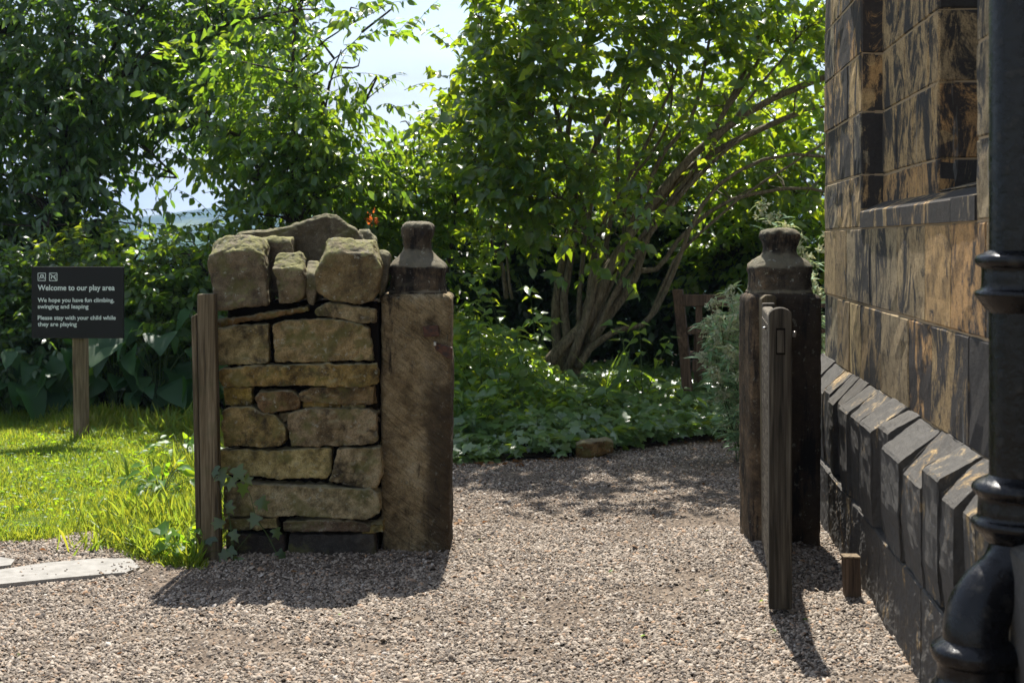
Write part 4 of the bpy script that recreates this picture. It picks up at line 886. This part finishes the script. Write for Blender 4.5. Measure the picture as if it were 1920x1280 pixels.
weed(G(300, 935), 60, .26, .2, .08, T_OVAL, m_weed, 'clover_clump', 'taller leafy weed clump in the grass left of the timber post')
weed(G(345, 870), 50, .25, .22, .08, T_OVAL, m_weed, 'bindweed_clump', 'leafy weed clump behind the timber post by the wall')
# grass tufts
def tuft(px, py, n, h, label, sp=.1):
    b_ = G(px, py); r = thing('grass_tuft', b_, label, 'grass tuft', 'long grass tufts along the lawn edge'); pos = b_ + rng.normal(0, 1, (n, 3)) * (sp, sp * .6, 0)
    leaves('blades', T_BLADE, pos, np.array([0, 0, 1.]) + rng.normal(0, .42, (n, 3)), rng.normal(size=(n, 3)), rng.uniform(.4, 1, n) * h, m_grass, r)
tuft(262, 1025, 420, .17, 'long grass tuft spilling onto the gravel, nearest the slab', .14); tuft(300, 985, 420, .2, 'long grass tuft in the middle of the lawn edge', .16); tuft(335, 1000, 300, .2, 'long grass tuft touching the timber post', .1)
tuft(340, 900, 300, .22, 'long grass tuft behind, beside the timber post', .16); tuft(330, 815, 200, .26, 'tall grass tuft near the hedge by the timber post', .2); tuft(170, 832, 120, .14, 'grass tuft around the foot of the sign post', .1); tuft(225, 970, 260, .13, 'grass tuft on the gravel corner of the lawn', .13)

# climbing ivy on the wall foot
iv = thing('climbing_ivy', G(425, 1060), 'young ivy with trailing stems climbing the left foot of the stone wall', 'ivy')
iY = WY - .1
sts = [[(440, 1062), (434, 1010), (428, 960), (416, 935), (402, 925)], [(438, 1060), (436, 1000), (424, 950), (410, 900), (430, 885)], [(520, 1040), (500, 1000), (480, 970), (470, 930), (455, 900)], [(440, 1062), (420, 1040), (400, 1010)], [(436, 1062), (445, 1030), (470, 1000)]]
tubes('stems', [spline([P(x, y, iY + .03) for x, y in s], 12) for s in sts], np.tile(np.linspace(.0028, .0013, 12), (5, 1)), 4, m_stemg, iv)
lp = [(443, 884, 22), (435, 902, 20), (458, 900, 17), (412, 888, 24), (408, 903, 22), (456, 914, 19), (393, 928, 20), (426, 950, 19), (487, 943, 20), (412, 980, 17), (481, 973, 20), (435, 1003, 18), (399, 1010, 22), (516, 997, 16), (522, 1038, 16), (415, 1050, 22), (430, 1062, 22), (408, 1058, 20), (445, 1052, 20), (425, 1040, 18), (440, 1070, 20), (420, 1068, 18), (403, 880, 18), (450, 1060, 18), (438, 1035, 16), (424, 1074, 18)]
pos = np.array([P(x, y - s_ * .35, iY + rng.uniform(-.03, .03)) for x, y, s_ in lp]); nn = len(lp)
leaves('leaves', T_IVY, pos, np.stack((rng.normal(0, .5, nn), np.full(nn, -.2), np.full(nn, -.8)), 1), np.stack((rng.normal(0, .3, nn), np.full(nn, -1.), np.full(nn, .6)), 1), np.array([s_ * 1.35 * iY / F for _, _, s_ in lp]), m_lilac, iv)

# ------------------------------------------------------------------ bench (rear three-quarter view)
bY = 12.2; bo = P(1280, 783, bY); bo[2] = .1
bn = bpy.data.objects.new('garden_bench', None); COL.objects.link(bn); bn.location = tuple(bo); bn.rotation_euler = (0, 0, math.radians(-14)); tag(bn, 'brown wooden garden bench with slatted back, half hidden by mugwort', 'bench')
def lb(name, x0, x1, y0, y1, z0, z1, lean=0., bev=.008):
    V = [(x, y + lean * z, z) for z in (z0, z1) for y in (y0, y1) for x in (x0, x1)]
    me = bpy.data.meshes.new(name); me.from_pydata(V, [], [(0, 2, 3, 1), (4, 5, 7, 6), (0, 1, 5, 4), (2, 6, 7, 3), (0, 4, 6, 2), (1, 3, 7, 5)]); o = link(name, me, m_bench, bn)
    b_ = o.modifiers.new('bevel', 'BEVEL'); b_.width = bev; b_.segments = 2; return o
def rearleg(x):
    V = []; pr = [(0, .0), (.0, .42), (-.02, .5), (-.16, 1.0)]
    for z_, (yy_, z) in enumerate(pr):
        xo = -(z / 1.0) * .07
        V += [(x + xo, yy_, z), (x + xo + .085, yy_, z), (x + xo + .085, yy_ + .09, z), (x + xo, yy_ + .09, z)]
    fs = [(0, 1, 2, 3)[::-1]] + [(4 * j + i, 4 * j + (i + 1) % 4, 4 * j + 4 + (i + 1) % 4, 4 * j + 4 + i) for j in range(3) for i in range(4)] + [(12, 13, 14, 15)]
    me = bpy.data.meshes.new('leg'); me.from_pydata(V, [], fs); o = link('leg', me, m_bench, bn); b_ = o.modifiers.new('bevel', 'BEVEL'); b_.width = .01; b_.segments = 3
rearleg(0); rearleg(1.35)
lb('top_rail', .02, 1.33, -.15, -.10, .86, .96); lb('middle_rail', .04, 1.36, -.07, -.03, .62, .68); lb('seat_rail', .08, 1.38, .0, .05, .30, .40); lb('stretcher', .08, 1.4, .02, .07, .02, .07)
for i in range(9): 
    x = .12 + i * .135; lb('back_slat', x, x + .055, .045, .065, .40, .87, -.18, .003)
for i in range(5): lb('seat_slat', .0, 1.42, .08 + i * .095, .155 + i * .095, .41, .435, 0, .004)
lb('leg', .03, .10, .52, .59, 0, .62); lb('leg', 1.36, 1.43, .52, .59, 0, .62); lb('armrest', .0, .12, .0, .62, .62, .65); lb('armrest', 1.33, 1.45, .0, .62, .62, .65)

# ------------------------------------------------------------------ building
aW = 245 / F; tdir = np.array([aW, 1, 0]) / math.hypot(aW, 1); ndir = np.array([-1, aW, 0]) / math.hypot(aW, 1)
cU, cP = 1.085, .952
O_up = np.array([cU, 0, 0]); DP = (cU - cP) / math.hypot(aW, 1)
def W(s, d, z): return O_up + tdir * s + ndir * d + np.array([0, 0, z])
def sx(px, d=0.): # arc position of picture column px on plane at outward offset d
    return (cU - d) * F / (px - 1205) * math.hypot(aW, 1)
bld = thing('stone_building', W(6, -1, 0), 'soot-streaked sandstone building with chamfered plinth and recessed window at right', 'building')
def bmat(name, dark, blk0=(.012, .012, .013), blk1=(.05, .048, .048), ks=.17):
    m = M(name); p = m.coord('pos'); v = m.attr('var'); k = m.attr('soot')
    big = m.noise(p, 13, 7, .72)
    c = m.ramp(v, [(0, (.23, .16, .08)), (.3, (.44, .30, .135)), (.5, (.33, .27, .17)), (.7, (.50, .32, .135)), (.9, (.54, .30, .115)), (1, (.55, .40, .19))])
    c = m.mix(m.rng(big, .42, .66, 0, .6), c, (.15, .10, .055))
    gv = m.coord('pos', (40, 20, 22)); gn_ = m.noise(gv, 1, 5, .65); c = m.mix(m.rng(gn_, .48, .66, 0, .55), c, (.07, .05, .03))
    fine = m.noise(m.coord('pos', (1, .5, 1)), 200, 4, .7); c = m.mix(m.rng(fine, .5, .68, 0, .45 if ks < .2 else .15), c, (.42, .32, .18)); c = m.mix(m.rng(fine, .35, .48, .6, 0), c, (.05, .035, .02))
    st = m.noise(m.coord('pos', (7, 3.6, 2.6)), 1, 9, .76, .6); ss = m.math('ADD', st, m.math('MULTIPLY', m.math('SUBTRACT', k, .1), ks * 1.3))
    sf = m.rng(ss, .565 - dark, .655 - dark); c = m.mix(m.math('MULTIPLY', sf, .96), c, m.mix(m.noise(p, 45, 6, .7), blk0, blk1))
    # pale lime runs
    lr = m.noise(m.coord('pos', (16, 9, 1.3)), 1, 5, .6); c = m.mix(m.rng(lr, .66, .72, 0, .45), c, (.30, .30, .28))
    n1 = m.bump(big, .4, .01); n2 = m.bump(gn_, .55, .006, n1); n3 = m.bump(fine, .6, .0035, n2)
    return m.fin(c, .88, .25, n3)
m_bup = bmat('streaked_sandstone_ashlar', .035); m_bpl = bmat('blackened_plinth_stone', .05, (.026, .025, .025), (.10, .097, .09), .2)
m_mort = M('lime_mortar').fin((.36, .27, .17), 1, 0); m_mortd = M('dark_joint').fin((.03, .026, .02), 1, 0)
class Blocks:
    def __init__(s): s.V = []; s.F = []; s.var = []; s.soot = []
    def quad(s, O, U, Vv, N_, w_, h_, bev=.007, back=.06, var=None, soot=None, g=.003, ng=5):
        O = np.asarray(O, float) + N_ * rng.normal(0, .0015); b = len(s.V)
        us = np.concatenate(([g], np.linspace(g + bev, w_ - g - bev, ng), [w_ - g])); vs = np.concatenate(([g], np.linspace(g + bev, h_ - g - bev, ng), [h_ - g])); n = len(us)
        for j, v in enumerate(vs):
            for i, u in enumerate(us):
                e = (i in (0, n - 1)) or (j in (0, n - 1)); d = -bev * rng.uniform(.7, 1.3) if e else rng.normal(0, .0011)
                ju = rng.normal(0, .0016) if e else 0
                s.V.append(O + U * (u + ju) + Vv * (v + ju) + N_ * d)
        f0 = len(s.F)
        s.F += [(b + j * n + i, b + j * n + i + 1, b + (j + 1) * n + i + 1, b + (j + 1) * n + i) for j in range(n - 1) for i in range(n - 1)]
        rim = [b + i for i in range(n)] + [b + j * n + n - 1 for j in range(1, n)] + [b + (n - 1) * n + i for i in range(n - 2, -1, -1)] + [b + j * n for j in range(n - 2, 0, -1)]
        b2_ = len(s.V); s.V += [s.V[i] - N_ * back for i in rim]; m_ = len(rim)
        s.F += [(rim[i], b2_ + i, b2_ + (i + 1) % m_, rim[(i + 1) % m_]) for i in range(m_)]
        k = len(s.F) - f0; s.var += [rng.random() if var is None else var] * k; s.soot += [rng.beta(1.1, 1.3) if soot is None else soot] * k
    def solid(s, V, F_, var=None, soot=None):
        b = len(s.V); s.V += list(V); s.F += [tuple(b + i for i in f) for f in F_]; s.var += [rng.random() if var is None else var] * len(F_); s.soot += [rng.beta(1.1, 1.3) if soot is None else soot] * len(F_)
    def build(s, name, mat, parent, fix=True):
        o = mesh(name, s.V, s.F, mat, parent, smooth=False); me = o.data
        for nm_, arr in (('var', s.var), ('soot', s.soot)):
            at = me.attributes.new(nm_, 'FLOAT', 'FACE'); at.data.foreach_set('value', np.array(arr, np.float32)[:len(me.polygons)])
        if fix:
            bm = bmesh.new(); bm.from_mesh(me); bmesh.ops.recalc_face_normals(bm, faces=bm.faces[:]); bm.to_mesh(me); bm.free()
        return o
UP = np.array([0, 0, 1.])
levels = [.812, 1.189, 1.567, 1.833, 2.144, 2.436, 2.739, 3.04, 3.34, 3.64, 3.94, 4.24, 4.54]
S_END = 8.62; sR0 = sx(1614); sR1 = sx(1830); dI = -.105; sI1 = sx(1758, dI)   # recess far edge, near edge, inner pier near edge
blk = Blocks()
def course(z0, z1, s0, s1, d, lens, B=None, **kw):
    B = B or blk; s = s1
    while s > s0 + 1e-6:
        L_ = min(s - s0, rng.uniform(*lens));
        if s - s0 - L_ < .1: L_ = s - s0
        B.quad(W(s, d, z0), -tdir, UP, ndir, L_, z1 - z0, **kw); s -= L_
for i in range(2): course(levels[i], levels[i + 1], -4, S_END, 0, (.38, .85))
for i in range(2, len(levels) - 1):
    z0, z1 = levels[i], levels[i + 1]
    course(z0, z1, sR0 + .0, S_END, 0, (.30, .75), soot=rng.uniform(.3, .6))
    course(z0, z1, sR1 - 1.3, sR1, 0, (.3, .6), soot=.25, var=.45); course(z0, z1, -4, sR1 - 1.3, 0, (.3, .6))
    # reveals; far one's soot value raised, adding its shade to the colour
    zz0 = z0 if i > 2 else 1.66
    if i == 2: zz0 = 1.66
    blk.quad(W(sR0, 0, zz0), -ndir, UP, -tdir, -dI + .02, z1 - zz0, ng=3, soot=.75)
    course(zz0, z1, sI1, sR0, dI, (.35, .65), soot=rng.uniform(.1, .45), var=rng.uniform(.55, 1))
    blk.quad(W(sI1, dI, zz0), -ndir, UP, -tdir, .5, z1 - zz0, ng=4, soot=rng.uniform(.3, .85), var=rng.uniform(.4, .9))
blk.build('wall', m_bup, bld)
# sill: course piece below the recess (z 1.567-1.645) with sloping top
sb = Blocks()
def prof(B, s0, s1, pr, var=None, soot=None, ins=0.0, topin=None):
    """pr list (d,z) profile counter-clockwise; extruded from s0 to s1"""
    n = len(pr); V = []
    for e, s in ((0, s0), (1, s1)):
        for j, (d, z) in enumerate(pr):
            k_ = (topin[j] if topin else 0) * (1 if e == 0 else -1); V.append(W(s + k_, d, z))
    B.solid(V, [tuple(range(n)), tuple(range(2 * n - 1, n - 1, -1))] + [(j, j + n, (j + 1) % n + n, (j + 1) % n) for j in range(n)], var, soot)
s = sR0 + .002
for L_ in (.42, .36, .33, .55, .45, .5):
    s2 = max(s - L_, sR1 - .0); prof(sb, s2 + .003, s - .003, [(.004, 1.569), (.004, 1.645 + rng.normal(0, .004)), (-.004, 1.652), (dI - .01, 1.70), (-.52, 1.70), (-.52, 1.569)], soot=rng.choice([.5, .9])); s = s2
    if s <= sR1 + .01: break
prof(sb, sR1, sI1 - .002, [(dI + .0, 1.702), (dI, 1.705), (-.50, 1.80), (-.50, 1.702)], soot=.5, var=.45)
sb.build('window_sill', m_bup, bld)
# window at the back of the recess
m_glass = M('dark_window_glass').fin((.012, .014, .016), .08, .5)
gl = box('window_pane', 0, 1, 0, 1, 0, 1, m_glass, bld)
V = [W(s_, -.46, z) for z in (1.7, 4.6) for s_ in (sR1 - 1.3, sI1 + .3)] + [W(s_, -.48, z) for z in (1.7, 4.6) for s_ in (sR1 - 1.3, sI1 + .3)]
gl.data.clear_geometry(); gl.data.from_pydata((np.array(V) - wloc(bld)).tolist(), [], [(0, 1, 3, 2), (4, 6, 7, 5), (0, 4, 5, 1), (2, 3, 7, 6), (0, 2, 6, 4), (1, 5, 7, 3)])
# mortar backing slabs (solid, just behind the block faces)
def back(name, s0, s1, d0, d1, z0, z1, mat):
    V = [W(s_, d_, z) for z in (z0, z1) for d_ in (d0, d1) for s_ in (s0, s1)]
    return mesh(name, V, [(0, 2, 3, 1), (4, 5, 7, 6), (0, 1, 5, 4), (2, 6, 7, 3), (0, 4, 6, 2), (1, 3, 7, 5)], mat, bld)
mj = -.005
back('mortar', -4, S_END - .012, mj, -.9, .76, 1.60, m_mort); back('mortar', sR0 + .004, S_END - .012, mj, -.9, 1.61, 4.5, m_mort); back('mortar', sI1 + .008, sR0 - .001, dI + mj, -.9, 1.61, 4.5, m_mort); back('mortar', -4, sR1 - .012, mj, -.9, 1.61, 4.5, m_mort); back('inner_wall', -4, S_END - .02, -.92, -5, -.05, 4.52, m_mort)
back('roof', -4.2, S_END + .1, .12, -5.2, 4.56, 4.8, m_core)
# end wall quoins facing away
eb = Blocks()
for i in range(len(levels) - 1):
    for j in range(8): eb.quad(W(S_END - .012, -.0 - j * .6, levels[i]), -ndir, UP, tdir, .6, levels[i + 1] - levels[i], ng=3)
eb.build('end_wall', m_bup, bld)
# plinth
pb_ = Blocks()
zA, zB, zC = .328, .718, .812
xs = [1500, 1522, 1540, 1552, 1563, 1578, 1594, 1618, 1643, 1662, 1698, 1735, 1766, 1795, 1830, 1872, 1925, 1985, 2060, 2150, 2280, 2450, 2700]
edges = [cP * F / (x - 1205) * 1.004 for x in xs]
for i in range(len(edges) - 1):
    s1_, s0_ = edges[i], edges[i + 1]; dp = DP + rng.normal(0, .014); za = zB + rng.normal(0, .022); zc = zC + .004 + rng.normal(0, .004); sl = rng.uniform(-.02, .02)
    ti = [rng.uniform(.0, .012), rng.uniform(.006, .038), .004, 0., 0., 0., .0]; ti[0] = rng.uniform(.0, .02)
    g = rng.uniform(.003, .008); zm = rng.uniform(.42, .6)
    prof(pb_, s0_ + g, s1_ - g, [(dp - .012, zA + .002), (dp, zm), (dp, za - .012), (dp - .010, za), (.006, zc), (-.1, zc), (-.1, zA + .002)], soot=rng.uniform(.45, .95), var=rng.uniform(.2, .6), topin=[ti[1], ti[0], .006, .002, 0, 0, 0])
def lowc(z0, z1, lens, d):
    s = S_END + .15
    while s > -4: L_ = rng.uniform(*lens); pb_.quad(W(s, d, z0), -tdir, UP, ndir, L_, z1 - z0, soot=rng.uniform(.6, 1.0), var=rng.uniform(.2, .5), back=.1); s -= L_
lowc(-.1, zA, (.5, .95), DP + .004)
pl_ = pb_.build('plinth', m_bpl, bld)
bv = pl_.modifiers.new('bevel', 'BEVEL'); bv.width = .014; bv.segments = 3; bv.limit_method = 'ANGLE'; bv.angle_limit = .6
ss = pl_.modifiers.new('sub', 'SUBSURF'); ss.subdivision_type = 'SIMPLE'; ss.levels = 3; ss.render_levels = 3
displace(pl_, TX1, .018); displace(pl_, TX2, .007); displace(pl_, TX3, .004)
back('mortar', -4, S_END + .1, DP - .045, -.05, -.1, zB - .06, m_mortd); back('mortar', -4, S_END + .02, .02, -.05, zB - .06, zC - .09, m_mortd)

# ------------------------------------------------------------------ cast-iron downpipe
dp_ = thing('downpipe', (1.157, 3.6, 0), 'glossy black cast-iron downpipe with ribbed collars and swan-neck bend in the right foreground', 'downpipe')
pY = 3.65; kx = pY / F; R = .079
cxu = (1857 - 960) * kx + R; cxl = cxu - .139; yl = 3.58
zt_, zb_ = H - (1012 - HY) * kx, H - (1128 - HY) * kx
path = [(cxu, pY, 4.5), (cxu, pY, 2.5), (cxu, pY, zt_ + .12), (cxu, pY, zt_ + .02)]
th_ = math.radians(60); rb = (cxu - cxl) / (2 * (1 - math.cos(th_))); zt0 = zt_ + .012
for i in range(0, 11): t = th_ * i / 10; path.append((cxu - rb * (1 - math.cos(t)), pY + (yl - pY) * i / 20, zt0 - rb * math.sin(t)))
for i in range(1, 11): t = th_ * (1 - i / 10); path.append((cxl + rb * (1 - math.cos(t)), pY + (yl - pY) * (.5 + i / 20), zt0 - 2 * rb * math.sin(th_) + rb * math.sin(t)))
path += [(cxl, yl, path[-1][2] - .03), (cxl, yl, .3), (cxl, yl, -.05)]
tubes('pipe', [np.array(path)], [[R] * len(path)], 40, m_iron, dp_)
def collar(cx, cy, profc):
    K = len(profc); pts = [(cx, cy, z) for z, r in profc]; V = []; n = 48
    q = spline([(z, r, 0) for z, r in profc], K * 5); 
    for z, r, _ in q: V += [(cx + r * math.cos(2 * math.pi * i / n), cy + r * math.sin(2 * math.pi * i / n), z) for i in range(n)]
    fs = [(j * n + i, j * n + (i + 1) % n, (j + 1) * n + (i + 1) % n, (j + 1) * n + i) for j in range(len(q) - 1) for i in range(n)]
    o = mesh('collar', V, fs, m_iron, dp_, smooth=True); bm = bmesh.new(); bm.from_mesh(o.data); bmesh.ops.recalc_face_normals(bm, faces=bm.faces[:]); bm.to_mesh(o.data); bm.free()
zc_ = lambda y: H - (y - HY) * kx
e_ = lambda px: R + (1857 - px) * kx
collar(cxu, pY, [(zc_(468), R - .004), (zc_(473), e_(1850)), (zc_(480), e_(1834)), (zc_(490), e_(1831)), (zc_(498), e_(1836)), (zc_(503), e_(1843)), (zc_(520), e_(1843)), (zc_(540), e_(1842)), (zc_(545), e_(1834)), (zc_(552), e_(1831)), (zc_(560), e_(1836)), (zc_(574), e_(1846)), (zc_(584), e_(1855)), (zc_(590), R - .004)])
collar(cxu, pY, [(zc_(888), R - .004), (zc_(896), e_(1848)), (zc_(904), e_(1832)), (zc_(915), e_(1825)), (zc_(925), e_(1830)), (zc_(933), e_(1837)), (zc_(955), e_(1836)), (zc_(968), e_(1835)), (zc_(974), e_(1826)), (zc_(983), e_(1824)), (zc_(992), e_(1830)), (zc_(1003), e_(1842)), (zc_(1014), e_(1850)), (zc_(1020), R - .004)])
zc2 = lambda y: H - (y - HY) * yl / F
collar(cxl, yl, [(zc2(1196), R - .004), (zc2(1203), R + .012), (zc2(1212), R + .028), (zc2(1224), R + .030), (zc2(1236), R + .024), (zc2(1244), R + .014), (zc2(1265), R + .014), (zc2(1276), R + .02), (zc2(1290), R + .03), (zc2(1305), R + .02), (zc2(1320), R - .004)])
for zz in (2.45,): pass
# fixing ear on the lower collar
box('fixing_ear', cxl + .06, cxl + .17, yl - .02, yl + .05, zc2(1275), zc2(1225), m_iron, dp_, .01)

# ------------------------------------------------------------------ haze
def haze():
    V = [(x, y, z) for z in (-60, 112) for y in (-14, 3590) for x in (-3490, 3490)]
    m = bpy.data.materials.new('haze'); m.use_nodes = True; t = m.node_tree; t.nodes.clear(); o = t.nodes.new('ShaderNodeOutputMaterial'); v = t.nodes.new('ShaderNodeVolumePrincipled')
    v.inputs['Color'].default_value = (.42, .60, .92, 1); v.inputs['Density'].default_value = .0003; v.inputs['Anisotropy'].default_value = .1; t.links.new(v.outputs[0], o.inputs['Volume'])
    h = mesh('haze', V, [(0, 2, 3, 1), (4, 5, 7, 6), (0, 1, 5, 4), (2, 6, 7, 3), (0, 4, 6, 2), (1, 3, 7, 5)], m); tag(h, 'thin blue summer haze over the valley', 'haze', kind='stuff')
haze()
